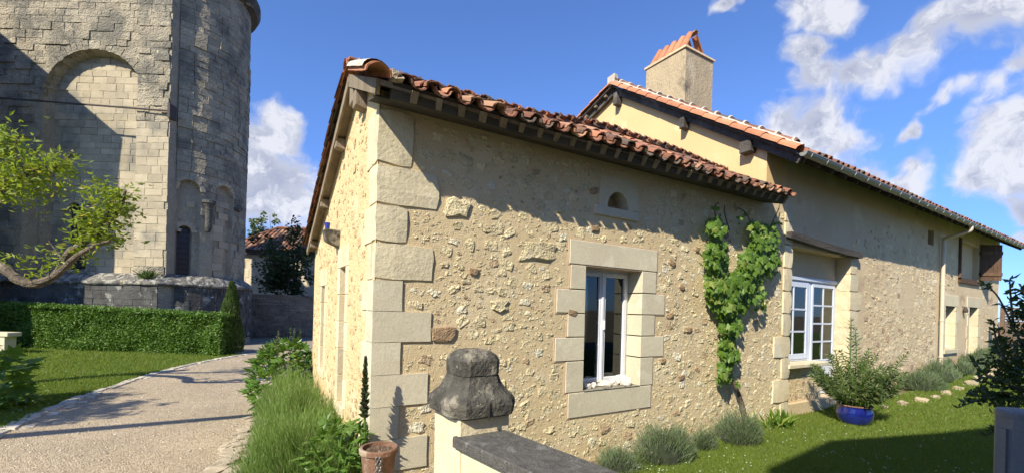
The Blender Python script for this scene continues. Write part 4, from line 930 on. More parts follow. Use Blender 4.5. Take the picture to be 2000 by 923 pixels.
# chimney with a little roof of leaning tiles
CHX0, CHX1, CHY0, CHY1, CHT = 8.80, 9.90, 6.68, 7.88, 8.36
ch = MB().box(CHX0, CHX1, CHY0, CHY1, 6.2, CHT-.04).build('chimney', pmat('stained_chimney_render', (.46, .37, .23), (.38, .31, .20), (.50, .43, .30), scale=2, bump=.7, bs=25, bd=.02, rnd=0, c4=(.14, .12, .09), c4s=1.7, c4t=(.55, .72), stretch=(1, 1, .6)), farm, bevel=.02)
MB().box(CHX0-.03, CHX1+.03, CHY0-.03, CHY1+.03, CHT-.04, CHT+.01, j=.008).build('chimney_coping', MAT['farwall'], ch)
MB().box(CHX0-.05, CHX1+.1, CHY0-.1, CHY0-.01, 6.4, 6.72+.1, j=.02).build('chimney_flaunching', MAT['limewash'], ch)
CT = [canal('tile', MAT['tileorange'], .100, .080, ln=.56, th=.018, seed=130+i) for i in range(2)]
items = []
for k in range(5):
    y = CHY0+.15+.225*k
    for s in (-1, 1):
        x0 = (CHX0+.07) if s < 0 else (CHX1-.28); d = Vector((-s*.36, 0, .60)).normalized(); yv = Vector((0, 1, 0)); zax = yv.cross(d)*(1 if s > 0 else -1); 
        zax = Vector((s*.60, 0, .36)).normalized(); xax = d.cross(zax); R = Matrix((xax, d, zax)).transposed().to_4x4()
        items.append((RN.randrange(2), Matrix.Translation((x0, y+RN.uniform(-.01, .01), CHT+.0)) @ R @ Matrix.Rotation(RN.uniform(-.03, .03), 4, 'Z'), 1))
scatter('cap_tile', 'cap_tiles', CT, items, ch)
for k in range(3):
    o = ob('cap_ridge_tile', TC[k], ch); o.matrix_local = Matrix.Translation((9.245, CHY0+.03+.38*k, CHT+.49)) @ Matrix.Rotation(.02, 4, 'X')
fixroot(farm)

# ------------------------------------------------------------------ church
cp = rf(-15.45, 19.98)
church = empty('church', (cp[0], cp[1], 0), -AZ, label='tall weathered stone church apse with blind arches and narrow round-headed windows', cat='church')
OR, OF = -15.45, 19.98
def loc_(r, f, z): return (r-OR, f-OF, z)
RHO, PH0 = 2.6, radians(35); UJ = -13.96
def prof(u):        # point and outward normal in the church's own (r, f) frame
    if u < 0:
        f = 17.85; return UJ+u, f, 0.0, -1.0
    ph = PH0+u/RHO; return OR+RHO*sin(ph), OF-RHO*cos(ph), sin(ph), -cos(ph)
TOPZ = 15.75
def inarch(u, z, uc, hw, zb, zt):
    if abs(u-uc) > hw or z < zb: return False
    zs_ = zt-hw
    return z < zs_ or (u-uc)**2+(z-zs_)**2 < hw*hw
UA1, UA2 = RHO*(radians(44.5)-PH0), RHO*(radians(75)-PH0); UWN = RHO*(radians(41.8)-PH0)
ARCHES = [(-3.46, 2.12, 2.9, 12.15), (UA1, .40, 2.9, 6.98), (UA2, .44, 2.9, 7.07)]
WINS = [(-4.43, .29, 3.22, 5.9), (UWN+.02, .25, 3.05, 5.08)]
def offs(u, z):
    o = 0.0
    if z < 2.62: return .36 + (.42 if -1.31 < u < 0 else 0)
    led = .36*max(0, (2.98-z)/.36) if z < 2.98 else 0
    if -1.31 < u < 0.0: o = .42
    if u < -5.75 and z < 6.0: o = .50
    for a in ARCHES:
        if inarch(u, z, *a): o = -.42 if a[1] > 1 else -.16
    for w in WINS:
        if inarch(u, z, *w): o = -.75
    return max(o, led) if z < 2.98 and o > -.5 else o
def cpt(u, z, extra=0.0):
    r, f, nr, nf = prof(u); o = offs(u, z)+extra; return loc_(r+nr*o, f+nf*o, z)
UL, UR_ = -9.0, RHO*(radians(172)-PH0)
us = sorted(set(list(np.round(np.arange(UL, UR_, .085), 4))+[-1.31, -1.309, 0.0, -.001])); zsx = sorted(set(list(np.round(np.arange(0, TOPZ+.01, .085), 4))+[2.619, 2.621, 2.98]))
nz_ = len(zsx); V = []
for u in us:
    for z in zsx:
        e = mnoise.noise(Vector((u*1.7, z*1.7, 1)))*.008+mnoise.noise(Vector((u*6, z*6, 4)))*.006; V.append(cpt(u, z, e-.020))
FC = [(i*nz_+j, (i+1)*nz_+j, (i+1)*nz_+j+1, i*nz_+j+1) for i in range(len(us)-1) for j in range(nz_-1)]
cw = ob('wall', me_from('church_wall', V, FC, MAT['churchwall']), church)
CB = [blockmesh(400+i, MAT['church'], jit=.022, cuts=1, bulge=.0, corner=.0) for i in range(6)]; CPALE = [blockmesh(410+i, MAT['churchpale'], jit=.012, cuts=1, corner=.0) for i in range(4)]; CPL = [blockmesh(420+i, MAT['plinth'], jit=.02, cuts=1, corner=.0) for i in range(4)]
CAL = CB+CPALE+CPL
items = []; z = 0.3
while z < TOPZ-.1:
    h = RN.uniform(.24, .36)
    if z < 2.6 < z+h: h = 2.6-z
    if h < .1: z = 2.98; continue
    if 2.6 <= z < 2.98: z = 2.98; continue
    u = UL+RN.uniform(0, .4)
    while u < UR_-.2:
        w = RN.uniform(.30, .72); uc = u+w/2; zc = z+h/2
        if u < -1.31 < u+w: w = -1.31-u; uc = u+w/2
        if u < 0 < u+w: w = -u; uc = u+w/2
        if w < .12: u += max(w, .01)+.004; continue
        if u >= 0: w = min(w, .5); uc = u+w/2
        oc = offs(uc, zc); corner = [offs(uc+a*w*.48, zc+c*h*.48) for a in (-1, 1) for c in (-1, 1)]
        if max(abs(c-oc) for c in corner) < .02 and oc > -.5:
            r, f, nr, nf = prof(uc); ang = atan2(nr, -nf); o = oc+RN.uniform(-.010, .010)
            pale = oc < -.05 or (-1.31 < uc < 0 and z > 3 and z < 9); rough = 8 < z < 13.2 and not pale
            mi = (6+RN.randrange(4)) if pale else (10+RN.randrange(4) if z < 2.6 else RN.randrange(6))
            if z < 2.6: o += .0
            if rough: o += RN.uniform(-.02, .045)
            vis = 1 if -6.2 < uc < RHO*(radians(120)-PH0) and z > 1.4 and z < 14.3 else 0
            L3 = loc_(r+nr*(o-.09), f+nf*(o-.09), zc)
            items.append((mi, mtx(L3, (RN.uniform(-.02, .02), RN.uniform(-.03, .03), ang), (w-.010, .22, h-.010)), vis*w*h*(1+.3*RN.random())))
        u += w
    z += h
# voussoirs
def ring(uc, hw, zt, dep, n, thick, mats, off0):
    zs_ = zt-hw
    for k in range(n):
        a = pi*(k+.5)/n; rr = hw+dep/2+.01; uu = uc-rr*cos(a); zz = zs_+rr*sin(a); r, f, nr, nf = prof(uu); o = off0+RN.uniform(-.01, .015)
        L3 = loc_(r+nr*(o-.07), f+nf*(o-.07), zz)
        Mx = Matrix.Translation(L3) @ Matrix.Rotation(atan2(nr, -nf), 4, 'Z') @ Matrix.Rotation(-(pi/2-a), 4, 'Y') @ Matrix.Diagonal((pi*rr/n*.93, thick, dep*RN.uniform(.9, 1.1), 1))
        items.append((RN.choice(mats), Mx, 50))
ring(-3.46, 2.12, 12.15, .36, 30, .22, [0, 1, 2, 3, 4, 5], .01); ring(UA1, .40, 6.98, .16, 10, .18, [6, 7, 8], .01); ring(UA2, .44, 7.07, .16, 10, .18, [6, 7, 8], .01)
ring(UWN+.02, .25, 5.08, .2, 8, .12, [6, 7], -.12); ring(-4.43, .29, 5.9, .22, 8, .12, [6, 7], -.25)
scatter('stone', 'upper_stones', CAL, items, cw)
# moulded ledge (torus) over the plinth
P = []
for u in np.arange(UL, UR_, .12):
    r, f, nr, nf = prof(u); o = .40+(.42 if -1.33 < u < .02 else 0)+(.2 if u < -5.75 else 0); P.append(loc_(r+nr*o, f+nf*o, 2.60+.01*sin(u*5)))
MB().tube(P, .075, 8).build('string_course', MAT['ledge'], church)
V = []; us2 = list(np.arange(UL, UR_, .1))
for u in us2:
    r, f, nr, nf = prof(u); b_ = .42 if -1.31 < u < 0 else (.2 if u < -5.75 else 0)
    for (o, z) in ((.45+b_, 2.64), (.22+b_*.9, 2.85), (-.02+b_*.8, 3.02)): V.append(loc_(r+nr*o, f+nf*o, z+RN.uniform(-.02, .02)))
ob('sloping_ledge', me_from('sloping_ledge', V, [(3*i+k, 3*i+3+k, 3*i+4+k, 3*i+1+k) for i in range(len(us2)-1) for k in (0, 1)], MAT['ledge']), church)
# windows: dark leaded glass
for (uc, hw, zb, zt) in WINS:
    r, f, nr, nf = prof(uc); n = 10; zs_ = zt-hw; V = []; R = Vector((-nf, nr)); 
    pts = [(-hw, zb), (hw, zb)]+[(hw*cos(pi*k/n), zs_+hw*sin(pi*k/n)) for k in range(n+1)]
    V = [loc_(r-nr*.45+R.x*a, f-nf*.45+R.y*a, z) for a, z in pts]
    gw = MB().add(V, [tuple(range(len(V)))]).build('window', flat('leaded_glass', (.025, .03, .04), rough=.25), church)
    for k in range(1, 9):
        zz = zb+(zt-zb)*k/9; MB().bar(loc_(r-nr*.43-R.x*hw, f-nf*.43-R.y*hw, zz), loc_(r-nr*.43+R.x*hw, f-nf*.43+R.y*hw, zz), .012, .012).build('saddle_bar', MAT['iron'], gw)
# engaged colonnette with capital between the blind arches
r, f, nr, nf = prof(RHO*(radians(60)-PH0))
MB().lathe([(0, 4.9), (.09, 4.95), (.13, 5.1), (.13, 5.85), (.15, 5.9), (.13, 5.93), (.22, 6.12), (.26, 6.14), (.26, 6.26), (0, 6.26)], 14, loc_(r+nr*.05, f+nf*.05, 0)).build('colonnette', MAT['plinth'], church)
MB().lathe([(0, 6.12), (.14, 6.14), (.2, 6.2), (.2, 6.3), (0, 6.3)], 12, loc_(*[v+.02 for v in prof(RHO*(radians(92)-PH0))[:2]], 0)).build('capital', MAT['plinth'], church)
# iron tie bar
a = (-23.0, 17.45, 10.0); c = (-13.85, 17.28, 9.48)
tb = MB().tube([loc_(*a), loc_(*c)], .035, 6).build('tie_bar', MAT['iron'], church)
MB().box(*[v for p in ((loc_(*c)[0]-.05, loc_(*c)[0]+.05), (loc_(*c)[1]-.06, loc_(*c)[1]+.3), (c[2]-.28, c[2]+.28)) for v in p]).build('anchor_plate', MAT['iron'], church)
# cornice and roof above
V = []; us3 = list(np.arange(UL, UR_, .15)); PR = [(0, TOPZ-.05), (.30, TOPZ+.05), (.42, TOPZ+.3), (.42, TOPZ+.5), (0, TOPZ+.6)]
for u in us3:
    r, f, nr, nf = prof(u)
    for (o, z) in PR: V.append(loc_(r+nr*o, f+nf*o, z))
k_ = len(PR); ob('cornice', me_from('cornice', V, [(k_*i+j, k_*(i+1)+j, k_*(i+1)+j+1, k_*i+j+1) for i in range(len(us3)-1) for j in range(k_-1)], MAT['plinth']), church)
top = [loc_(*prof(u)[:2], TOPZ+.55) for u in us3]; apex = loc_(-15.6, 22, TOPZ+4); V = top+[apex, loc_(-23, 22, TOPZ+4)]; n = len(top)
MB().add(V, [(i, i+1, n) for i in range(n-1)]+[(0, n, n+1)]).build('roof', MAT['tiledark'], church)
MB().hexa([loc_(-23.0, 17.9, 0), loc_(-22.9, 17.9, 0), loc_(-22.9, 24, 0), loc_(-23, 24, 0), loc_(-23.0, 17.9, TOPZ), loc_(-22.9, 17.9, TOPZ), loc_(-22.9, 24, TOPZ), loc_(-23, 24, TOPZ)]).build('side_wall', MAT['churchwall'], church)
# transept outside the view, added to cast shade on the church wall
q0, q1 = -18.75, -32.0
MB().hexa([loc_(-19.3, 14.0, 0), loc_(-32, 12.6, 0), loc_(-34, 9.5, 0), loc_(-21.6, 10.6, 0), loc_(-19.3, 14.0, 12.7), loc_(-32, 12.6, 12.7), loc_(-34, 9.5, 12.7), loc_(-21.6, 10.6, 12.7)][::1]).build('shade_block', MAT['churchwall'], church)
V = [loc_(-19.1, 14.0, 12.7), loc_(-32, 12.5, 12.7), loc_(-34, 9.4, 12.7), loc_(-21.4, 10.5, 12.7), loc_(-26, 13.3, 18.6), loc_(-28, 10, 18.6)]
MB().add(V, [(0, 4, 5, 3), (1, 2, 5, 4), (0, 1, 4), (3, 5, 2), (0, 3, 2, 1)]).build('shade_block_roof', MAT['tiledark'], church)

# ------------------------------------------------------------------ hedge, far wall, far house
def wparts(root): fixroot(root)
ha, hb = rf(-10.40, 15.55), rf(-21.5, 16.4)
hd = unit((hb-ha)[None])[0]; hn = np.array([-hd[1], hd[0], 0]); hn = hn if hn@rf(0, -1) > 0 else -hn    # towards the camera
HL = float(np.linalg.norm(hb-ha))
hedge = empty('hedge', tuple(ha), label='long clipped laurel hedge along the back of the lawn before the church', cat='hedge')
def hp(s, d, z): return ha+hd*s-hn*d+np.array([0, 0, z])    # s along, d depth behind the front face
def htop(s): return 1.46+.022*s
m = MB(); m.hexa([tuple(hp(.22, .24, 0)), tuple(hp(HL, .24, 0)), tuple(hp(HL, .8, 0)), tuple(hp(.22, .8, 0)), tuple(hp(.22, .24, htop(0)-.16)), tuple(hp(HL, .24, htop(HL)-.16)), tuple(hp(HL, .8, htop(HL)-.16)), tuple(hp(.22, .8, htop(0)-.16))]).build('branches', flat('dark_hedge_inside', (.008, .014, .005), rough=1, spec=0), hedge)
n = 52000; s = NR.rand(n)*HL; z = NR.rand(n)**.9; z = z*np.array([htop(x) for x in s]); wob = np.array([mnoise.noise(Vector((a*1.3, b*1.6, 0))) for a, b in zip(s, z)])
P1 = ha+hd*s[:, None]-hn*(.08-wob*.20+NR.rand(n)*.14)[:, None]+np.array([0, 0, 1])*z[:, None]
n2 = 15000; s = NR.rand(n2)*HL; d = NR.rand(n2)*.9; P2 = ha+hd*s[:, None]-hn*d[:, None]+np.array([0, 0, 1])*(np.array([htop(x)+mnoise.noise(Vector((x*1.4, 0, 0)))*.10 for x in s])+NR.normal(size=n2)*.03)[:, None]
n3 = 3000; P3 = ha+hd*(.05+NR.rand(n3)*.1)[:, None]-hn*(NR.rand(n3)*.9)[:, None]+np.array([0, 0, 1])*(NR.rand(n3)*1.46)[:, None]
n4 = 700; s = NR.rand(n4)*HL; P4 = ha+hd*s[:, None]-hn*(.1+NR.rand(n4)*.5)[:, None]+np.array([0, 0, 1])*(np.array([htop(x) for x in s])+.04+NR.rand(n4)*.09)[:, None]
PP = np.concatenate([P1, P2, P3, P4]); outd = np.concatenate([np.tile(hn, (n, 1)), np.tile([0, 0, 1], (n2, 1)), np.tile(-hd, (n3, 1)), np.tile([0, 0, 1.5], (n4, 1))])
leafcloud('foliage', PP, .085, MAT['laurel'], hedge, out=outd*.5, aspect=.5, kind='stuff')
fixroot(hedge)
# boundary wall across the lane
wa, wb_ = at(452, 600, 23.5), at(640, 600, 25.5)
bw = empty('boundary_wall', (wa[0], wa[1], 0), label='old dark stone boundary wall across the lane between church and cottage', cat='wall')
dv = unit((wb_-wa)[None])[0]; dv[2] = 0; dv = dv/np.linalg.norm(dv); nv = np.array([dv[1], -dv[0], 0]); Lw = 9.5
w0 = np.array([wa[0], wa[1], 0])-dv*2.5
def wp(s, d, z): return tuple(w0+dv*s+nv*d+np.array([0, 0, z]))
m = MB(); m.hexa([wp(0, 0, -.1), wp(Lw, 0, -.1), wp(Lw, -.4, -.1), wp(0, -.4, -.1), wp(0, 0, 2.38), wp(Lw, 0, 2.32), wp(Lw, -.4, 2.32), wp(0, -.4, 2.38)]).build('core', MAT['stonewall'], bw)
SWM = [blockmesh(500+i, MAT['stonewall'], jit=.09, cuts=1, bulge=.05) for i in range(5)]
items = []; z = .1; ang = atan2(dv[1], dv[0])
while z < 2.3:
    h = RN.uniform(.11, .2); s = RN.uniform(0, .2)
    while s < Lw: w = RN.uniform(.18, .5); items.append((RN.randrange(5), mtx(wp(s+w/2, RN.uniform(-.02, .02), z+h/2), (0, 0, ang), (w-.02, .08, h-.02)), w*h if 2 < s < 8 else 0)); s += w
    z += h
scatter('stone', 'small_stones', SWM, items, bw)
items = []; s = 0
while s < Lw: w = RN.uniform(.3, .5); items.append((RN.randrange(5), mtx(wp(s+w/2, -.2, 2.38+RN.uniform(-.02, .02)), (0, 0, ang), (w-.01, .56, .09)), 1)); s += w
scatter('coping_stone', 'coping_stones', SWM, items, bw)
fixroot(bw)
# far house
fa = at(440, 560, 31.0); fb = at(650, 560, 31.5)
fh = empty('village_house', (fa[0], fa[1], 0), label='pale village house with brown tiled hip roof beyond the boundary wall', cat='house')
d2 = (fb-fa); d2[2] = 0; d2 /= np.linalg.norm(d2); n2_ = np.array([d2[1], -d2[0], 0])
f0 = np.array([fa[0], fa[1], 0])
def fp(s, d, z): return tuple(f0+d2*s+n2_*d+np.array([0, 0, z]))
m = MB().hexa([fp(0, 0, 0), fp(9, 0, 0), fp(9, -6, 0), fp(0, -6, 0), fp(0, 0, 5.45), fp(9, 0, 5.45), fp(9, -6, 5.45), fp(0, -6, 5.45)]).build('wall', MAT['farhouse'], fh)
for i in range(9):
    w = .75 if i % 2 else 1.0; MB().hexa([fp(0.62, .02, .62*i), fp(.62+w, .02, .62*i), fp(.62+w, -.2, .62*i), fp(.62, -.2, .62*i), fp(.62, .02, .62*i+.6), fp(.62+w, .02, .62*i+.6), fp(.62+w, -.2, .62*i+.6), fp(.62, -.2, .62*i+.6)]).build('quoin', MAT['ashlar'], m, bevel=.02)
ez, rz = 5.55, 7.7
def hipz(d): return ez+(rz-ez)*min(1, d/3.4)
m = MB().add([fp(-.2, .4, ez), fp(9.3, .4, ez), fp(9.3, -3, rz), fp(2.2, -3, rz), fp(-.2, -6.4, ez), fp(9.3, -6.4, ez)], [(0, 1, 2, 3), (0, 3, 4), (4, 3, 2, 5)]).build('roof', MAT['tiledark'], fh)
m2 = MB(); FT = [canal('tile', MAT['tile'], .13, .12, ln=.62, seed=150+i) for i in range(3)]
items = []; sl = atan2(rz-ez, 3.4); base_ang = atan2(d2[1], d2[0])
s = .0
while s < 8:
    for k in range(7):
        dd = .4-.52*k*cos(sl)*1.0
        if s < 2.2*((.4-dd)/3.4)-.1: continue
        p = fp(s, dd, ez+(rz-ez)*(.4-dd)/3.4+.05); Mx = Matrix.Translation(p) @ Matrix.Rotation(base_ang, 4, 'Z') @ Matrix.Rotation(sl-.03, 4, 'X'); items.append((RN.randrange(3), Mx, 1))
    s += .30
scatter('roof_tile', 'roof_tiles', FT, items, m)
MB().tube([fp(-.2, .4, ez+.08), fp(2.2, -3, rz+.1), fp(9, -3, rz+.1)], .14, 6).build('hip_tiles', MAT['tile'], fh)
MB().hexa([fp(-.1, .3, ez-.22), fp(9.1, .3, ez-.22), fp(9.1, 0, ez-.22), fp(-.1, 0, ez-.22), fp(-.1, .3, ez-.02), fp(9.1, .3, ez-.02), fp(9.1, 0, ez-.02), fp(-.1, 0, ez-.02)]).build('eave_board', MAT['wooddark'], fh)
fixroot(fh)
# ------------------------------------------------------------------ plants
def bladebush(name, c, rx, ry, h, n, ln, w, mat, label, cat, group=None, flowers=0, fmat=None, part='foliage', lean=.0, tufts=15):
    """dome of fine upright shoots"""
    root = empty(name, tuple(c), label=label, cat=cat, group=group)
    nt_ = tufts; ta = NR.rand(nt_)*2*pi; tk_ = NR.rand(nt_)**.5*.82; th_ = h*(1-.50*tk_**1.6)*((.62+.5*NR.rand(nt_)) if tufts < 30 else (.86+.2*NR.rand(nt_))); ti = NR.randint(0, nt_, n)
    a = NR.rand(n)*2*pi; k1 = NR.rand(n)**.5*.42; px = (np.cos(ta)*tk_)[ti]*rx+np.cos(a)*k1*rx; py = (np.sin(ta)*tk_)[ti]*ry+np.sin(a)*k1*ry; k = np.sqrt((px/rx)**2+(py/ry)**2); top = th_[ti]*(1-.45*(k1/.42)**2)*(1+NR.normal(size=n)*.09)
    wob = np.array([mnoise.noise(Vector((x*4, y*4, c[0]))) for x, y in zip(px, py)]); top = np.maximum(top, .05)*(1+.25*wob+.16*np.array([mnoise.noise(Vector((x*11, y*11, c[0]+5))) for x, y in zip(px, py)]))
    z1 = top*(1-(NR.rand(n)**2.0)*(.75 if tufts < 30 else .92)); tip = np.column_stack([px*1.06+lean*z1, py*1.06, z1])
    d = unit(np.column_stack([px/rx*(.75 if tufts < 30 else .45)+NR.normal(size=n)*.22+lean, py/ry*(.75 if tufts < 30 else .45)+NR.normal(size=n)*.22, np.full(n, .95)])); l = ln*(1+NR.normal(size=n)*.25)[:, None]
    base = tip-d*l; base[:, 2] = np.maximum(base[:, 2], 0); V, T = blades(base, tip, np.full(n, w))
    o = ob(part, me_np(part, V, T, mat, np.repeat(NR.rand(n), 4)), root); o['kind'] = 'stuff'
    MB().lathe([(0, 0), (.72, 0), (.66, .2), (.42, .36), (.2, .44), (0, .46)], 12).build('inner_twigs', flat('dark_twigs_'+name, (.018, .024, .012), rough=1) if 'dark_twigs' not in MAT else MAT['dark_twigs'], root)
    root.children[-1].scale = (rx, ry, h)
    if flowers:
        m_ = flowers; i = NR.choice(n, m_); b0 = tip[i]; t0 = b0+d[i]*(.10+.10*NR.rand(m_))[:, None]; V, T = blades(b0, t0, np.full(m_, .0035)); Vh, Th = blades(t0-d[i]*.0, t0+d[i]*.035, np.full(m_, .012))
        V = np.concatenate([V, Vh]); T = np.concatenate([T, Th+len(b0)*4]); o = ob('flower_stalks', me_np('flower_stalks', V, T, fmat, np.repeat(NR.rand(2*m_), 4)), root); o['kind'] = 'stuff'
    return root
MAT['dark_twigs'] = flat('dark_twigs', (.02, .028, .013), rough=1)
# lavender under the front window and along the farmhouse
def gpt(px, py, z=0): return onZ(px, py, z)
for (x, y, rx, ry, h, n, lab) in (
    (4.95, 3.93, .44, .34, .56, 5200, 'large grey green lavender bush growing under the sill of the front window'),
    (4.15, 4.0, .34, .26, .30, 2200, 'low thin lavender clump left of the large bush under the window'),
    (5.95, 4.02, .26, .22, .34, 2000, 'small lavender bush right of the window, between two larger ones'),
    (6.78, 3.95, .46, .36, .58, 5200, 'round lavender bush nearest the foot of the vine')):
    bladebush('lavender_bush', (x, y, gh(x, y)), rx, ry, h, n, .13, .0075, MAT['lavfar'], lab, 'lavender bush', 'lavender bushes along the cottage wall', 120, MAT['lavfar'])
for (x, y, rx, h, lab) in ((15.0, 3.95, .8, .62, 'first lavender bush past the potted oleander along the farmhouse wall'), (16.6, 4.0, .85, .66, 'lavender bush left of the downpipe at the farmhouse wall'),
    (18.6, 4.0, .9, .60, 'lavender bush under the small window of the farmhouse'), (20.4, 4.0, .85, .62, 'lavender bush before the glazed door of the farmhouse'), (22.4, 4.0, 1.0, .55, 'last lavender bush by the far corner of the farmhouse')):
    bladebush('lavender_bush', (x, y, gh(x, y)), rx, .42, h, 4200, .22, .016, MAT['lavfar'], lab, 'lavender bush', 'lavender bushes along the farmhouse wall', 160, MAT['lavfar'])
# lavender bed along the west wall
for (x, y, rx, ry, h, n, lab) in (
    (.60, 5.05, .60, .62, .92, 26000, 'big bright green lavender mound nearest the camera beside the west wall'),
    (.64, 6.25, .54, .72, 1.0, 22000, 'second lavender mound along the west wall, behind the nearest'),
    (.70, 7.6, .46, .75, 1.02, 16000, 'third lavender mound along the west wall, before the leafy plant')):
    bladebush('lavender_mound', (x, y, 0), rx, ry, h, int(n*1.7), .115, .0048, MAT['lav'], lab, 'lavender', 'lavender mounds along the west wall', 260, MAT['lav'], tufts=60)
# broad-leaved plant
LEAF_A = [lobedleaf(MAT['acanthus'], lobes=7, depth=.45, seed=i) for i in range(4)]; LEAF_V = [lobedleaf(MAT['vine'], lobes=5, depth=.30, seed=10+i) for i in range(5)]
def lookrot(d, up, roll=0.0):
    """leaf lies in x-y, tip +y, face +z: y along d, z near up"""
    d = Vector(d).normalized(); z = (Vector(up)-d*d.dot(Vector(up))); z = z.normalized() if z.length > 1e-4 else d.orthogonal().normalized(); x = d.cross(z)
    return Matrix((x, d, z)).transposed().to_4x4() @ Matrix.Rotation(roll, 4, 'Y')
def leafplant(name, c, rx, ry, h, n, sz, meshes, label, cat, maxn=60, stems=9, spikes=0):
    root = empty(name, tuple(c), label=label, cat=cat); items = []
    for k in range(stems):
        a = RN.uniform(0, 2*pi); q = RN.uniform(.2, .85); MB().tube(smoothpath([(0, 0, 0), (cos(a)*rx*q*.5, sin(a)*ry*q*.5, h*.5), (cos(a)*rx*q, sin(a)*ry*q, h*RN.uniform(.6, .95))], 4), [.012]*8+[.006], 5).build('stem', MAT['acanthus'], root)
    for k in range(n):
        p = ellip(1, (0, 0, h*.42), (rx, ry, h*.56), .6)[0]; p[2] = max(p[2], .03); out = Vector((p[0]/rx, p[1]/ry, .5*(p[2]/h))); d = (out+Vector((RN.uniform(-.5, .5), RN.uniform(-.5, .5), RN.uniform(-.5, .3)))).normalized()
        s = sz*RN.uniform(.6, 1.25); items.append((RN.randrange(len(meshes)), Matrix.Translation(p) @ lookrot(d, (RN.uniform(-.4, .4), RN.uniform(-.4, .4), 1), RN.uniform(-.4, .4)) @ Matrix.Scale(s, 4), s*(-p[1]+2)))
    scatter('leaf', 'foliage', meshes, items, root, maxn=maxn)
    for k in range(spikes):
        a = RN.uniform(0, 6.28); x, y = cos(a)*rx*.6, sin(a)*ry*.6; m_ = 160; t = NR.rand(m_); b0 = np.column_stack([x+NR.normal(size=m_)*.01, y+NR.normal(size=m_)*.01, h*.7+t*.55]); t0 = b0+np.column_stack([NR.normal(size=(m_, 2))*.035*(1.1-t)[:, None], np.full(m_, .03)])
        V, T = blades(b0, t0, np.full(m_, .02)); o = ob('flower_spike', me_np('flower_spike', V, T, MAT['spike'], np.repeat(NR.rand(m_), 4)), root)
        MB().tube([(x, y, 0), (x, y, h*.75)], .008, 5).build('stem', MAT['acanthus'], root)
    return root
leafplant('acanthus', (.66, 9.1, 0), .62, .8, 1.35, 460, .20, LEAF_A, 'tall leafy acanthus beside the far end of the west wall', 'acanthus', 120, spikes=4)
leafplant('acanthus', (.83, 4.45, 0), .38, .34, .95, 260, .13, LEAF_A, 'smaller lobed acanthus leaves around the base of the dark flower spike', 'acanthus', 100)
leafplant('broad_leaved_plant', tuple(gpt(-38, 800)*np.array([1, 1, 0])), .62, .7, 1.25, 150, .34, LEAF_A, 'dark broad-leaved plant at the left edge of the lawn', 'plant', 100)
# dark flower spike by the corner
sp = empty('flower_spike_plant', (.99, 4.18, 0), label='single tall dark flower spike standing before the cottage corner', cat='flower')
MB().tube([(0, 0, 0), (.01, 0, .8), (0, 0, 1.48)], [.014, .011, .006], 6).build('stem', MAT['acanthus'], sp)
m_ = 520; t = NR.rand(m_); an0 = NR.rand(m_)*3; b0 = np.column_stack([np.zeros(m_), np.zeros(m_), .95+t*.56]); wd = (.036*(1-t**1.8)+.008)*(1+.35*np.sin(t*52+an0))
an = NR.rand(m_)*2*pi; t0 = b0+np.column_stack([np.cos(an)*wd, np.sin(an)*wd, .035+.0*t]); V, T = blades(b0, t0, np.full(m_, .026)); o = ob('flower_head', me_np('flower_head', V, T, MAT['spike'], np.repeat(NR.rand(m_), 4)), sp); o['kind'] = 'stuff'
for k, z in enumerate((.62, .74, .84)): o = ob('leaf', LEAF_A[k], sp); o.matrix_local = Matrix.Translation((0, 0, z)) @ lookrot((cos(2.1*k), sin(2.1*k), .5), (0, 0, 1)) @ Matrix.Scale(.11, 4)
# iris-like tuft at the vine's foot
ir = empty('leafy_tuft', (8.35, 4.12, 0), label='tuft of pale sword leaves beside the foot of the vine', cat='plant')
n = 60; b0 = np.column_stack([NR.normal(size=n)*.22, NR.normal(size=n)*.10, np.zeros(n)]); t0 = b0+np.column_stack([NR.normal(size=n)*.16, NR.normal(size=n)*.12, .15+NR.rand(n)*.22]); V, T = blades(b0, t0, np.full(n, .035), curl=.1)
ob('leaves', me_np('leaves', V, T, MAT['vine'], np.repeat(NR.rand(n), 4)), ir)['kind'] = 'stuff'

# climbing vine on the cottage wall
vn = empty('climbing_vine', (7.75, 4.30, 0), label='green climbing vine with a forked leafy crown on the rubble wall', cat='vine')
def vp(px, py, out=.10): p = onY(px, py, WY-out); return (p[0]-7.75, p[1]-4.30, p[2])
tr = smoothpath([vp(1457, 835, .14), vp(1452, 800, .12), vp(1443, 770, .09), vp(1425, 725, .08), vp(1416, 660, .08), vp(1422, 600, .08)], 5)
MB().tube(tr, [.046-.022*i/(len(tr)-1) for i in range(len(tr))], 7).build('trunk', MAT['bark'], vn)
for P_ in ([(1422, 600), (1405, 540), (1400, 480), (1398, 430)], [(1422, 600), (1450, 540), (1480, 480), (1500, 440)], [(1422, 640), (1470, 560), (1500, 500)], [(1390, 520), (1372, 500), (1362, 490)], [(1400, 440), (1396, 405), (1404, 395)], [(1480, 470), (1460, 420), (1440, 405)], [(1505, 440), (1520, 410), (1524, 395)], [(1425, 450), (1415, 415), (1416, 400)]):
    q = smoothpath([vp(a, b_, .09) for a, b_ in P_], 4); MB().tube(q, [.010]*(len(q)-1)+[.004], 5).build('stem', MAT['bark'], vn)
VB = [(1400, 445, 20, 20, 30), (1400, 500, 24, 34, 75), (1405, 560, 30, 38, 110), (1425, 590, 34, 34, 100), (1470, 520, 28, 40, 110), (1495, 470, 30, 32, 110), (1500, 510, 26, 30, 70), (1450, 560, 34, 36, 110), (1475, 445, 18, 16, 22), (1430, 640, 24, 22, 46), (1422, 668, 16, 14, 18),
      (1425, 690, 20, 22, 50), (1415, 725, 15, 22, 32), (1485, 580, 18, 26, 26), (1398, 415, 10, 16, 6), (1450, 425, 12, 14, 6), (1516, 440, 12, 24, 12), (1440, 750, 8, 10, 3), (1385, 500, 8, 30, 10)]
items = []
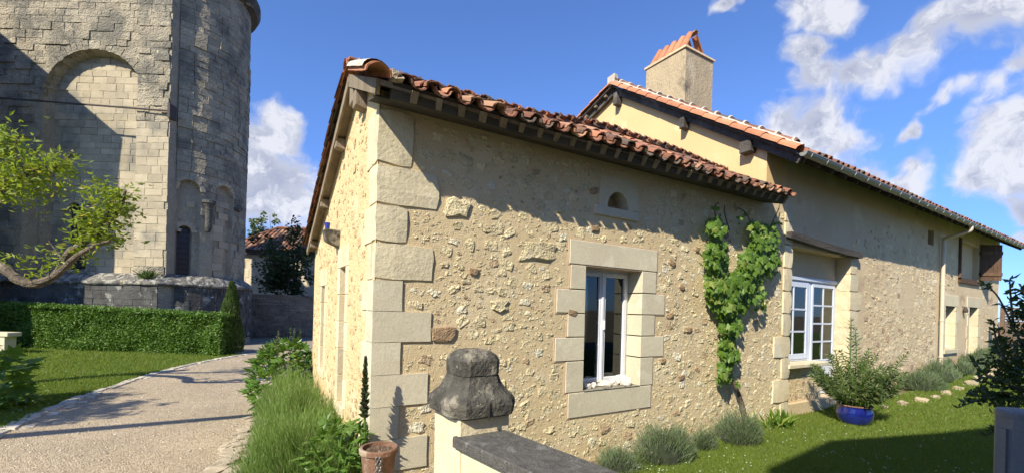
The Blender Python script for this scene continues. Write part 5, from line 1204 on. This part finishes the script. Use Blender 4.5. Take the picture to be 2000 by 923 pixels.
for (px, py, rx, ry, n) in VB:
    for k in range(int(n*1.2)):
        a = RN.uniform(0, 2*pi); q = sqrt(RN.random()); out = .06+.20*(1-q*q)*RN.random()**.6+.05; p = vp(px+cos(a)*q*rx*.95, py+sin(a)*q*ry*1.0, out)
        s = RN.uniform(.06, .185) if n > 12 else RN.uniform(.05, .10)
        nrm = Vector((-.45+RN.uniform(-.55, .5), -1+RN.uniform(-.35, .5), .55+RN.uniform(-.5, .5))); d = Vector((RN.uniform(-.7, .7), RN.uniform(-.3, .1), -1)).normalized()
        items.append((RN.randrange(5), Matrix.Translation(p) @ lookrot(d, nrm, RN.uniform(-.25, .25)) @ Matrix.Scale(s*.95, 4), s+out))
scatter('leaf', 'foliage', LEAF_V, items, vn, maxn=300)

# potted oleander
pc = gpt(1666, 826, gh(9.97, 3.6)); ol = empty('potted_oleander', (pc[0]-.0, pc[1]-.02, gh(pc[0], pc[1])), label='bushy oleander in a round cobalt blue glazed pot on the lawn', cat='potted plant')
pr = [(0, .0), (.20, .0), (.245, .05), (.285, .14), (.295, .22), (.275, .30), (.26, .33), (.275, .355), (.265, .365), (.245, .35), (.235, .30), (0, .29)]
MB().lathe(pr, 36).build('pot', MAT['blueglaze'], ol, smooth=True); MB().lathe([(.262, .345), (.279, .352), (.279, .368), (.25, .372), (.24, .352)], 36).build('rim', MAT['terracotta'], ol, smooth=True)
MB().lathe([(0, .325), (.22, .325), (.235, .335)], 24).build('soil', MAT['soil'], ol)
LB, LT = [], []
for k in range(64):
    a = RN.uniform(0, 2*pi); q = RN.random()**.6; lean = .12+.66*q; hh = RN.uniform(.55, 1.22)*(1-.38*q)
    if k == 0: a, lean, hh = 2.2, .10, 1.62
    if k == 1: a, lean, hh = 2.0, .02, 1.45
    if k == 2: a, lean, hh = -.7, .95, 1.05
    p0 = Vector((cos(a)*.10, sin(a)*.10, .32)); p1 = Vector((cos(a)*lean*.55+RN.uniform(-.12, .12), sin(a)*lean*.55+RN.uniform(-.12, .12), .32+hh*.5)); p2 = Vector((cos(a)*lean*.9, sin(a)*lean*.9, .32+hh))
    path = smoothpath([p0, p1, p2], 6); MB().tube(path, [.008]*(len(path)-1)+[.004], 5).build('stem', MAT['acanthus'], ol)
    for j in range(17):
        t = .30+.70*j/16; p = polyl(path, t); tang = (polyl(path, min(1, t+.05))-polyl(path, t-.05)).normalized()
        for w_ in range(4):
            b_ = w_*pi/2+j*1.05+RN.uniform(-.3, .3); side = tang.orthogonal().normalized(); side = Matrix.Rotation(b_, 3, tang) @ side; d = (side*(.95 if t < .96 else .45)+tang*RN.uniform(.3, .9)).normalized(); l = RN.uniform(.08, .16)*(1-.25*(t > .95))
            LB.append(tuple(p)); LT.append(tuple(p+d*l-Vector((0, 0, .015))))
V, T = blades(np.array(LB), np.array(LT), np.full(len(LB), .024), curl=.06); ob('foliage', me_np('foliage', V, T, MAT['oleander'], np.repeat(NR.rand(len(LB)), 4)), ol)['kind'] = 'stuff'

# fig tree behind the boundary wall
def tree(name, base, h, crown, nleaf, lsz, lm, label, cat='tree', rad=.13, limbs=8, lean=(0, 0), aspect=.55, sub=14):
    root = empty(name, tuple(base), label=label, cat=cat); c0, cr = crown
    top = Vector((lean[0], lean[1], h)); tp = smoothpath([(0, 0, 0), (lean[0]*.3+.05, lean[1]*.3, h*.45), tuple(top)], 5); MB().tube(tp, [rad*(1-.6*i/(len(tp)-1)) for i in range(len(tp))], 8).build('trunk', MAT['bark'], root)
    pts = []
    for k in range(limbs):
        e = ellip(1, c0, cr, .7)[0]; s = polyl(tp, RN.uniform(.45, 1)); mid = (s+Vector(e))/2+Vector((RN.uniform(-.2, .2), RN.uniform(-.2, .2), .1)); path = smoothpath([s, mid, e], 5)
        MB().tube(path, [rad*.38*(1-.8*i/(len(path)-1)) for i in range(len(path))], 6).build('limb', MAT['bark'], root)
        for j in range(sub): c_ = np.array(polyl(path, RN.uniform(.45, 1)))+NR.normal(size=3)*np.array(cr)*.16; pts.append(ellip(nleaf//(limbs*sub), c_, np.array(cr)*RN.uniform(.10, .20), .2))
    leafcloud('crown', np.concatenate(pts), lsz, lm, root, aspect=aspect)
    return root
b_ = at(578, 572, 27.5); tree('fig_tree', (b_[0], b_[1], 0), 3.6, ((-.9, 0, 5.1), (2.1, 1.5, 2.3)), 3600, .24, MAT['fig'], 'dark leafy fig tree rising behind the boundary wall', limbs=16, rad=.16)
b_ = at(525, 560, 42); tree('distant_tree', (b_[0], b_[1], 0), 6.0, ((0, 0, 8.6), (2.0, 1.5, 1.9)), 2600, .3, MAT['distant'], 'light green treetop showing over the roof of the village house', limbs=8)
# conical conifer at the end of the hedge
b_ = at(449, 690, 16.4); cy = empty('conifer', (b_[0], b_[1], 0), label='narrow upright conifer at the right end of the laurel hedge', cat='conifer')
MB().tube([(0, 0, 0), (0, 0, 2.3)], [.05, .02], 6).build('trunk', MAT['bark'], cy)
n = 9000; t = NR.rand(n); a = NR.rand(n)*2*pi; R = (.36*(1-t**2.2)+.04)*(.75+.25*NR.rand(n))*(1+.15*np.sin(a*3+t*9)); b0 = np.column_stack([np.cos(a)*R, np.sin(a)*R, .05+t*2.65]); t0 = b0+np.column_stack([np.cos(a)*.03, np.sin(a)*.03, np.full(n, .09)]); V, T = blades(b0, t0, np.full(n, .035))
ob('crown', me_np('crown', V, T, MAT['cypress'], np.repeat(NR.rand(n), 4)), cy)
b_ = at(432, 690, 17.3)
# small plants rooted in the masonry
q = rf(-14.5, 17.2); tf = empty('wall_tuft', (q[0], q[1], 2.80), label='small green tuft growing from the church ledge beside the buttress', cat='plant'); n = 260
b0 = NR.normal(size=(n, 3))*np.array([.10, .10, .02]); t0 = b0+np.column_stack([NR.normal(size=(n, 2))*.16, .12+NR.rand(n)*.28]); V, T = blades(b0, t0, np.full(n, .03)); ob('leaves', me_np('leaves', V, T, MAT['cypress'], np.repeat(NR.rand(n), 4)), tf)['kind'] = 'stuff'

# the gnarled tree at the left edge, with its limb across the church wall
tb_ = at(-160, 700, 8.6); lt = empty('gnarled_tree', (tb_[0], tb_[1], 0), label='gnarled tree reaching in from the left with clusters of bright leaves', cat='tree')
def tl(px, py, dep): p = at(px, py, dep); return (p[0]-tb_[0], p[1]-tb_[1], p[2])
tk = smoothpath([(0, 0, 0), (.05, .02, .8), tl(-150, 560, 8.6), tl(-130, 500, 8.6), tl(-110, 430, 8.7)], 5); MB().tube(tk, [.21-.08*i/(len(tk)-1) for i in range(len(tk))], 10).build('trunk', MAT['bark'], lt)
def limb(P_, r0, r1, nm='limb'):
    q = smoothpath([tl(*p) for p in P_], 5); MB().tube(q, [(r0+(r1-r0)*i/(len(q)-1))*(1+.12*sin(i*2.3)) for i in range(len(q))], 8).build(nm, MAT['bark'], lt)
limb([(-140, 520, 8.6), (-60, 500, 8.4), (0, 518, 8.3), (40, 548, 8.2), (75, 553, 8.2), (110, 535, 8.2), (135, 492, 8.2), (170, 470, 8.2), (205, 445, 8.2), (235, 405, 8.2), (245, 372, 8.2)], .11, .022)
limb([(60, 553, 8.2), (105, 540, 8.1), (150, 500, 8.0), (190, 478, 8.0), (215, 470, 8.0)], .07, .02)
limb([(-130, 480, 8.6), (-60, 430, 8.4), (-10, 380, 8.3), (50, 340, 8.3), (110, 325, 8.3), (140, 300, 8.3)], .09, .02)
limb([(-60, 430, 8.4), (-20, 340, 8.4), (20, 280, 8.4)], .06, .015); limb([(125, 510, 8.2), (110, 490, 8.2), (95, 470, 8.2)], .02, .006, 'twig')
for k in range(26):
    sx_, sy_ = RN.choice([(20, 300), (50, 340), (100, 325), (-20, 360), (205, 440), (225, 405), (180, 465), (235, 390), (150, 490)]); ex, ey = sx_+RN.uniform(-45, 45), sy_+RN.uniform(-50, 35)
    limb([(sx_, sy_, 8.25), ((sx_+ex)/2+RN.uniform(-8, 8), (sy_+ey)/2-6, 8.2), (ex, ey, 8.2+RN.uniform(-.3, .3))], .014, .004, 'twig')
pts = []
for (px, py, rx, ry, n) in ((15, 285, 46, 34, 420), (35, 330, 52, 42, 620), (20, 375, 46, 30, 380), (95, 330, 44, 24, 300), (70, 365, 40, 26, 260), (125, 318, 26, 20, 150), (-60, 330, 80, 70, 900), (-60, 250, 60, 40, 400),
    (212, 380, 38, 28, 420), (205, 425, 44, 30, 520), (235, 400, 26, 30, 260), (180, 440, 34, 22, 240), (215, 470, 30, 14, 150), (150, 470, 20, 12, 50), (100, 490, 12, 10, 26), (60, 500, 10, 18, 14), (130, 340, 14, 28, 60), (75, 535, 22, 16, 60), (115, 515, 24, 20, 110), (160, 490, 26, 22, 160), (190, 455, 34, 28, 260), (20, 505, 24, 18, 60), (5, 270, 16, 24, 80)):
    c_ = at(px, py, 8.2); k = 8.2/F; pts.append(np.array([c_[0]-tb_[0], c_[1]-tb_[1], c_[2]])+NR.normal(size=(int(n*.62), 3))*np.array([rx*k, rx*k*.9, ry*k])*.52)
PP = np.concatenate(pts); leafcloud('foliage', PP+NR.normal(size=PP.shape)*.02, .125, MAT['maple'], lt, aspect=.36, up=-.6, kind='stuff')
# off-picture shade tree on the left of the camera
q = rf(-10.4, 2.9); st_ = tree('shade_tree', (q[0], q[1], 0), 4.0, ((.3, .5, 4.6), (1.5, 1.5, 1.1)), 5200, .11, MAT['maple'], 'leafy tree shading the lawn just outside the left of the picture', limbs=12)
a_ = Vector(tuple(rf(-10.3, 2.75, 2.3)-q)); b2 = Vector(tuple(rf(-8.15, 1.30, 6.1)-q)); MB().tube([a_, b2], [.15, .10], 8).build('limb', MAT['bark'], st_)  # bare straight limb added out of view to cast the long streak over the path
# unseen house added behind the camera to cast shade on the lower right lawn
nb = empty('shade_house', tuple(rf(3, -6)), -AZ, label='unseen tall house added behind the camera to shade the lower right lawn', cat='house')
FP = [(-1.7, -2.9), (.1, -1.55), (12, 1.7), (14, -6), (-4, -9)]; FP = [(a-3, c+6) for a, c in FP]
MB().add([(a, c, 0) for a, c in FP]+[(a, c, 8.1) for a, c in FP], [(i, (i+1) % 5, 5+(i+1) % 5, 5+i) for i in range(5)]).build('wall', MAT['farhouse'], nb)
MB().add([(a, c, 8.1) for a, c in FP]+[(0, 1.0, 9.6), (8, 2.4, 9.6)], [(0, 1, 5), (1, 2, 6, 5), (2, 3, 6), (3, 4, 5, 6), (4, 0, 5)]).build('roof', MAT['tiledark'], nb)
dN = Vector((FP[2][0]-FP[1][0], FP[2][1]-FP[1][1], 0)).normalized(); nN = Vector((-dN.y, dN.x, 0))
for k in range(3):
    for z in (1.0, 4.6):
        c_ = Vector((FP[1][0], FP[1][1], 0))+dN*(2+3.4*k); P = [c_+nN*q for q in (-.02, .03)]
        MB().hexa([(P[0]+Vector((0, 0, z)))[:], (P[0]+dN+Vector((0, 0, z)))[:], (P[1]+dN+Vector((0, 0, z)))[:], (P[1]+Vector((0, 0, z)))[:], (P[0]+Vector((0, 0, z+1.6)))[:], (P[0]+dN+Vector((0, 0, z+1.6)))[:], (P[1]+dN+Vector((0, 0, z+1.6)))[:], (P[1]+Vector((0, 0, z+1.6)))[:]]).build('window', MAT['bluewhite'], nb)

# ------------------------------------------------------------------ foreground
# gate pier with its blackened cap
pcn = at(921, 800, 3.62); pier = empty('gate_pier', (pcn[0], pcn[1], 0), radians(2), label='square cream gate pier with a blackened moulded stone cap', cat='gate pier')
def sq(prof_, n_sub=3, ch=.28, seed=0):
    """chamfered-square profile swept vertically"""
    V = []; rr = random.Random(seed); base = []
    c = 1-ch
    for sx, sy, a in ((1, 1, 0), (-1, 1, 1), (-1, -1, 2), (1, -1, 3)):
        p1, p2 = ((1, c), (c, 1)) if a in (0, 2) else ((c, 1), (1, c)); base += [(sx*p1[0], sy*p1[1]), (sx*p2[0], sy*p2[1])]
    B = []
    for i in range(8):
        a, b__ = base[i], base[(i+1) % 8]
        for k in range(n_sub): t = k/n_sub; B.append((a[0]+(b__[0]-a[0])*t, a[1]+(b__[1]-a[1])*t))
    n = len(B)
    for (h, z) in prof_:
        for i, (x, y) in enumerate(B): e = 1+.014*mnoise.noise(Vector((x*2, y*2, z*6+seed))); V.append((x*h*e, y*h*e, z+.008*mnoise.noise(Vector((x*3, y*3, seed)))))
    FC = [(i*n+k, i*n+(k+1) % n, (i+1)*n+(k+1) % n, (i+1)*n+k) for i in range(len(prof_)-1) for k in range(n)]+[tuple((len(prof_)-1)*n+k for k in range(n)), tuple(range(n))[::-1]]
    return V, FC
PB = 1.15   # underside of the cap
V, FC = sq([(.225, -.05), (.232, .3), (.228, .75), (.232, PB+.03)], ch=.06, seed=3); MB().add(V, FC).build('shaft', MAT['rendered'], pier)
V, FC = sq([(.25, PB), (.288, PB+.02), (.298, PB+.10), (.29, PB+.135), (.27, PB+.165), (.225, PB+.21), (.195, PB+.26), (.180, PB+.315)], ch=.30, seed=5); MB().add(V, FC).build('cap_moulding', MAT['pedestal'], pier)
V, FC = sq([(.165, PB+.30), (.182, PB+.325), (.185, PB+.44), (.165, PB+.475), (.115, PB+.515), (.06, PB+.525)], ch=.34, seed=8); MB().add(V, FC).build('cap_top', MAT['pedestal'], pier)
# garden wall with slab coping running from the pier towards the camera's right
c1 = at(945, 842, 3.38); c2 = at(1190, 975, 2.45)
e0 = Vector((c1[0], c1[1], 0)); e1 = Vector((c2[0], c2[1], 0)); dcw = (e1-e0).normalized(); ncw = Vector((-dcw.y, dcw.x, 0))
gw_ = empty('garden_wall', tuple(e0), label='low cream garden wall with a thick dark speckled stone coping', cat='wall')
def cwp(s, d, z): p = e0+dcw*s+ncw*d; return (p.x, p.y, z)
TZ = 1.03
def slab(s0, s1, hw, z0, z1, name, mat, bev=.0):
    MB().hexa([cwp(s0, -hw, z0), cwp(s1, -hw, z0), cwp(s1, hw, z0), cwp(s0, hw, z0), cwp(s0, -hw, z1), cwp(s1, -hw, z1), cwp(s1, hw, z1), cwp(s0, hw, z1)]).build(name, mat, gw_, bevel=bev)
slab(-.1, 1.5, .225, TZ-.085, TZ, 'coping_slab', MAT['coping'], .008); slab(1.506, 2.9, .225, TZ-.085, TZ-.002, 'coping_slab', MAT['coping'], .008)
slab(-.12, 2.9, .165, -.05, TZ-.085, 'wall', MAT['rendered'])
for i in range(3):
    for k in range(3): slab(-.05+.95*k+(.3 if i % 2 else 0), .87+.95*k+(.3 if i % 2 else 0), .172, .30*i+.02, .30*i+.305, 'wall_block', MAT['rendered'], .008)
fixroot(gw_)
# terracotta pot with a chain, on a stone block
pp = at(740, 871, 3.72); tp_ = empty('terracotta_pot', (pp[0], pp[1], .33), label='old faceted terracotta pot of dry soil beside the gate pier', cat='pot')
PH = pp[2]-.33
V = []; n = 32
prof_t = [(.105, 0), (.125, PH*.55), (.142, PH-.05), (.158, PH-.045), (.163, PH-.01), (.155, PH), (.135, PH-.002), (.132, PH-.05), (0, PH-.045)]
for (r, z) in prof_t:
    for k in range(n): a = 2*pi*k/n; rr = r*(1+(.025*abs(sin(a*4)) if z < PH-.04 else 0)); V.append((rr*cos(a), rr*sin(a), z))
MB().add(V, [(i*n+k, i*n+(k+1) % n, (i+1)*n+(k+1) % n, (i+1)*n+k) for i in range(len(prof_t)-1) for k in range(n)]).build('pot', MAT['terracotta'], tp_)
MB().lathe([(0, PH-.028), (.07, PH-.03), (.134, PH-.036)], 20).build('soil', MAT['soil'], tp_)
m_ = 90; b0 = np.column_stack([NR.uniform(-.10, .10, m_), NR.uniform(-.10, .10, m_), np.full(m_, PH-.03)]); t0 = b0+NR.normal(size=(m_, 3))*.014+np.array([0, 0, .008]); V, T = blades(b0, t0, np.full(m_, .008)); ob('dry_leaves', me_np('dry_leaves', V, T, MAT['wood'], None), tp_)['kind'] = 'stuff'
dirc = np.array([-pp[0], -pp[1], 0]); dirc /= np.linalg.norm(dirc); sd_ = np.array([-dirc[1], dirc[0], 0])
chn = empty('chain', tuple(pp*np.array([1, 1, 0])+dirc*.165+np.array([0, 0, .33])), label='iron chain hanging down the front of the terracotta pot', cat='chain')
chain_mat = flat('grey_chain', (.18, .18, .17), rough=.5, metal=.6)
lk = MB(); n = 12; PL_ = [(.012*cos(2*pi*k/n), .0, .019*sin(2*pi*k/n)) for k in range(n)]+[(.012, 0, 0)]; lk.tube(PL_, .0045, 5, cap=False); lk_me = me_from('link', lk.V, lk.F, chain_mat)
aa = atan2(sd_[1], sd_[0])
for col in (-.012, .016):
    for k in range(11):
        o = ob('link', lk_me, chn, (sd_[0]*col, sd_[1]*col, PH-.055-k*.026), (0, RN.uniform(-.2, .2), aa+(pi/2 if k % 2 else 0)+.3))
o = MB().box(pp[0]-.16, pp[0]+.16, pp[1]-.16, pp[1]+.16, 0, .33).build('stone_block', MAT['rendered'], None, bevel=.02); tag(o, 'plain stone block under the terracotta pot', 'stone block')
# wooden stakes in the lavender bed
for (px, py0, dep, h, lab) in ((565, 760, 6.6, .85, 'thin wooden stake in the middle of the lavender bed'), (575, 848, 5.0, .62, 'thicker wooden stake at the front of the lavender bed'), (706, 712, 4.25, 0, None)):
    if not lab: continue
    p = at(px, py0, dep); o = MB().box(p[0]-.014, p[0]+.014, p[1]-.012, p[1]+.012, 0, p[2], j=.003).build('stake', MAT['wood']); tag(o, lab, 'stake', 'stakes in the lavender bed')
# white stones on the window sill
WR = [rockmesh(700+i, MAT['whiterock'], boxy=.8, jit=.3) for i in range(4)]
for i, (x, s, z, lab) in enumerate(((4.03, .115, 0, 'white stone at the left end of the front window sill'), (4.18, .10, 0, 'second small white stone from the left on the front window sill'), (4.36, .16, 0, 'long flat white stone in the middle of the front window sill'), (4.58, .13, 0, 'pale stone right of the middle on the front window sill'), (4.74, .22, .02, 'largest jagged white stone at the right end of the front window sill'))):
    o = ob('white_stone', WR[i % 4], None, (x, WY+.10+.03*(i % 2), .952+s*.28), (0, 0, i*1.1), (s, s*.7, s*.62 if i != 4 else s*.55)); tag(o, lab, 'stone', 'stones on the window sill')
# border rocks along the farmhouse bed
BR = [rockmesh(720+i, MAT['rock'], boxy=.75, jit=.3) for i in range(5)]
spots = [(11.9, 3.72, .22, 'at the left end of the row, nearest the oleander'), (12.5, 3.6, .30, 'second from the oleander'), (13.2, 3.45, .34, 'third from the oleander'), (13.9, 3.4, .26, 'fourth from the oleander'), (14.6, 3.38, .36, 'by the first lavender bush'), (15.5, 3.36, .30, 'between the first two lavender bushes'),
         (16.5, 3.36, .42, 'before the second lavender bush'), (17.5, 3.38, .50, 'at the foot of the downpipe'), (18.6, 3.40, .36, 'before the small window'), (19.6, 3.42, .52, 'large, before the wall lamp'), (20.7, 3.45, .40, 'before the glazed door'), (21.8, 3.5, .34, 'second from the far end'), (23.0, 3.6, .36, 'at the far end of the row')]
for i, (x, y, s, w) in enumerate(spots):
    o = ob('border_rock', BR[i % 5], None, (x, y, gh(x, y)+s*.08), (0, 0, i*.9), (s*.62, s*.42, s*.42)); tag(o, 'pale border rock, '+w, 'rock', 'rocks edging the farmhouse border')
# stone bench far left
p = onZ(-4, 690); bn = empty('stone_bench', (p[0], p[1], 0), -AZ, label='pale stone bench end at the left edge before the hedge', cat='bench')
MB().box(-1.4, .56, -.22, .22, .60, .74).build('seat', MAT['ashlar'], bn, bevel=.015); MB().box(.22, .42, -.18, .18, 0, .598).build('leg', MAT['ashlar'], bn, bevel=.01); MB().box(-1.2, -1.0, -.18, .18, 0, .598).build('leg', MAT['ashlar'], bn, bevel=.01)
# grey post at the right edge
pq = at(1987, 860, 2.35); gp = empty('grey_gate_post', (pq[0], pq[1], 0), radians(-30), label='smooth grey gate post with a rounded cap at the right edge', cat='gate post')
hq = at(1987, 800, 2.35)[2]
V, FC = sq([(.075, 0), (.075, hq-.03)], ch=.45, seed=0, n_sub=3); MB().add(V, FC).build('post', MAT['greypost'], gp); MB().lathe([(.086, hq-.035), (.088, hq-.012), (.08, hq), (.04, hq+.008), (0, hq+.01)], 28).build('cap', MAT['greypost'], gp)
MB().box(-.09, .3, -.02, .02, .3, hq-.10).build('gate_panel', MAT['greypost'], gp); MB().box(-.012, .012, -.095, -.07, .0, hq-.08).build('post_rib', MAT['greypost'], gp)
# lattice fence beyond the corner
fa_ = at(1957, 650, 15.5); fb_ = at(2130, 650, 14.0); fc_ = empty('slatted_fence', (fa_[0], fa_[1], 0), label='brown slatted wooden fence panel past the far corner of the farmhouse', cat='fence')
dF = Vector(tuple(fb_-fa_)); dF.z = 0; LF = dF.length; dF.normalize(); F0 = Vector((fa_[0], fa_[1], 0)); ztop = at(1975, 601, 15.5)[2]; zb_ = .3
k = 0; z = zb_
while z < ztop: a = F0+dF*.0; c = F0+dF*LF; MB().bar((a.x, a.y, z), (c.x, c.y, z), .03, .065).build('slat', MAT['fence'], fc_); z += .095
for s in (0, LF*.5, LF): a = F0+dF*s; MB().box(a.x-.05, a.x+.05, a.y-.05, a.y+.05, 0, ztop+.05).build('fence_post', MAT['fence'], fc_)
fixroot(fc_)
# dark shrub at the right edge
sb = at(2010, 720, 3.9); sh = empty('dark_shrub', (sb[0], sb[1], 0), label='dark glossy shrub in shade at the right edge of the lawn', cat='shrub')
def sl(px, py, dep=3.9): p = at(px, py, dep); return (p[0]-sb[0], p[1]-sb[1], p[2])
BR_ = [[(2010, 900), (2000, 780), (1960, 690), (1950, 640)], [(2000, 780), (1950, 770), (1910, 780), (1872, 795)], [(2000, 760), (1940, 740), (1915, 720), (1905, 705)], [(2010, 700), (1980, 640), (1950, 580), (1925, 555)], [(1980, 640), (1975, 590), (1972, 545)], [(2010, 700), (2010, 600), (1995, 560)], [(1960, 700), (1945, 660), (1940, 625)], [(2000, 800), (1960, 830), (1925, 850)]]
LB, LT = [], []
for bi, P_ in enumerate(BR_):
    q = smoothpath([sl(a, c_, 3.9+.12*sin(bi*2+i)) for i, (a, c_) in enumerate(P_)], 5); MB().tube(q, [.011-.006*i/(len(q)-1) for i in range(len(q))], 5).build('stem', MAT['bark'], sh)
    for j in range(26):
        p = polyl(q, .25+.75*RN.random()); 
        if j < 3: p = q[-1]
        d = Vector((RN.uniform(-1, 1), RN.uniform(-1, 1), RN.uniform(-.3, 1))).normalized(); l = RN.uniform(.05, .09); LB.append(tuple(p)); LT.append(tuple(p+d*l))
for (px, py, rx, ry, n) in ((2000, 690, 44, 56, 330), (1985, 745, 56, 40, 380), (2020, 640, 36, 56, 240), (1965, 700, 28, 36, 120), (1950, 775, 36, 24, 100), (2010, 590, 24, 34, 120), (2010, 820, 40, 50, 260), (1925, 770, 26, 14, 60)):
    c_ = sl(px, py); kk = 3.9/F; E = ellip(n, c_, (rx*kk, rx*kk, ry*kk), 0)
    for e in E: d = unit(NR.normal(size=(1, 3)))[0]; l = RN.uniform(.045, .085); LB.append(tuple(e)); LT.append(tuple(e+d*l))
V, T = blades(np.array(LB), np.array(LT), np.full(len(LB), .030), curl=.08); ob('foliage', me_np('foliage', V, T, MAT['shrub'], np.repeat(NR.rand(len(LB)), 4)), sh)['kind'] = 'stuff'
# spotlights-free: small stones loose on the ground by the church
bs_ = rf(-10.2, 17.2)

# weeds and stray tufts along the path edges, loose pebbles on the gravel
LB, LT = [], []
for (CV, sx, n_) in ((LEFT, -.10, 700), (RIGHT, .14, 420)):
    for k in range(n_):
        p = polyl(CV, RN.uniform(.1, .93)); 
        if mnoise.noise(Vector((p.x*1.3, p.y*1.3, 7))) < -.05: continue
        c_ = np.array([p.x+sx+RN.gauss(0, .05), p.y+RN.gauss(0, .05), .0])
        for j in range(5): LB.append(tuple(c_)); LT.append(tuple(c_+np.array([RN.gauss(0, .025), RN.gauss(0, .025), RN.uniform(.03, .09)])))
V, T = blades(np.array(LB), np.array(LT), np.full(len(LB), .010)); o = ob('path_weeds', me_np('path_weeds', V, T, MAT['grassb'], np.repeat(NR.rand(len(LB)), 4))); tag(o, 'small weeds and grass tufts along both edges of the gravel path', 'weeds', kind='stuff')
PM = rockmesh(900, MAT['edging'], boxy=.8, jit=.3, sub=0); VV, TT, RR = [], [], []; V0_, T0_ = meshdata(PM); base = 0
for k in range(1600):
    t_ = RN.uniform(.08, .9); a = polyl(LEFT, t_); b_ = polyl(RIGHT, t_); p = a.lerp(b_, RN.choice([RN.random(), RN.random()**3, 1-RN.random()**3])); s_ = RN.uniform(.010, .026)
    A = np.array(Matrix.Rotation(RN.uniform(0, 6), 3, 'Z'))*s_; VV.append(V0_@A.T+np.array([p.x, p.y, .006+s_*.2])); TT.append(T0_+base); base += len(V0_); RR.append(np.full(len(V0_), RN.random()))
o = ob('pebbles', me_np('pebbles', np.concatenate(VV), np.concatenate(TT), MAT['edging'], np.concatenate(RR))); tag(o, 'loose small pebbles lying on the gravel path', 'pebbles', kind='stuff')
# crack down the cap and the joint between its two stones
MB().bar((-.01, -.30, PB+.0), (.0, -.292, PB+.13), .006, .02, up=(0, 1, 0)).build('crack', MAT['dark'], pier)
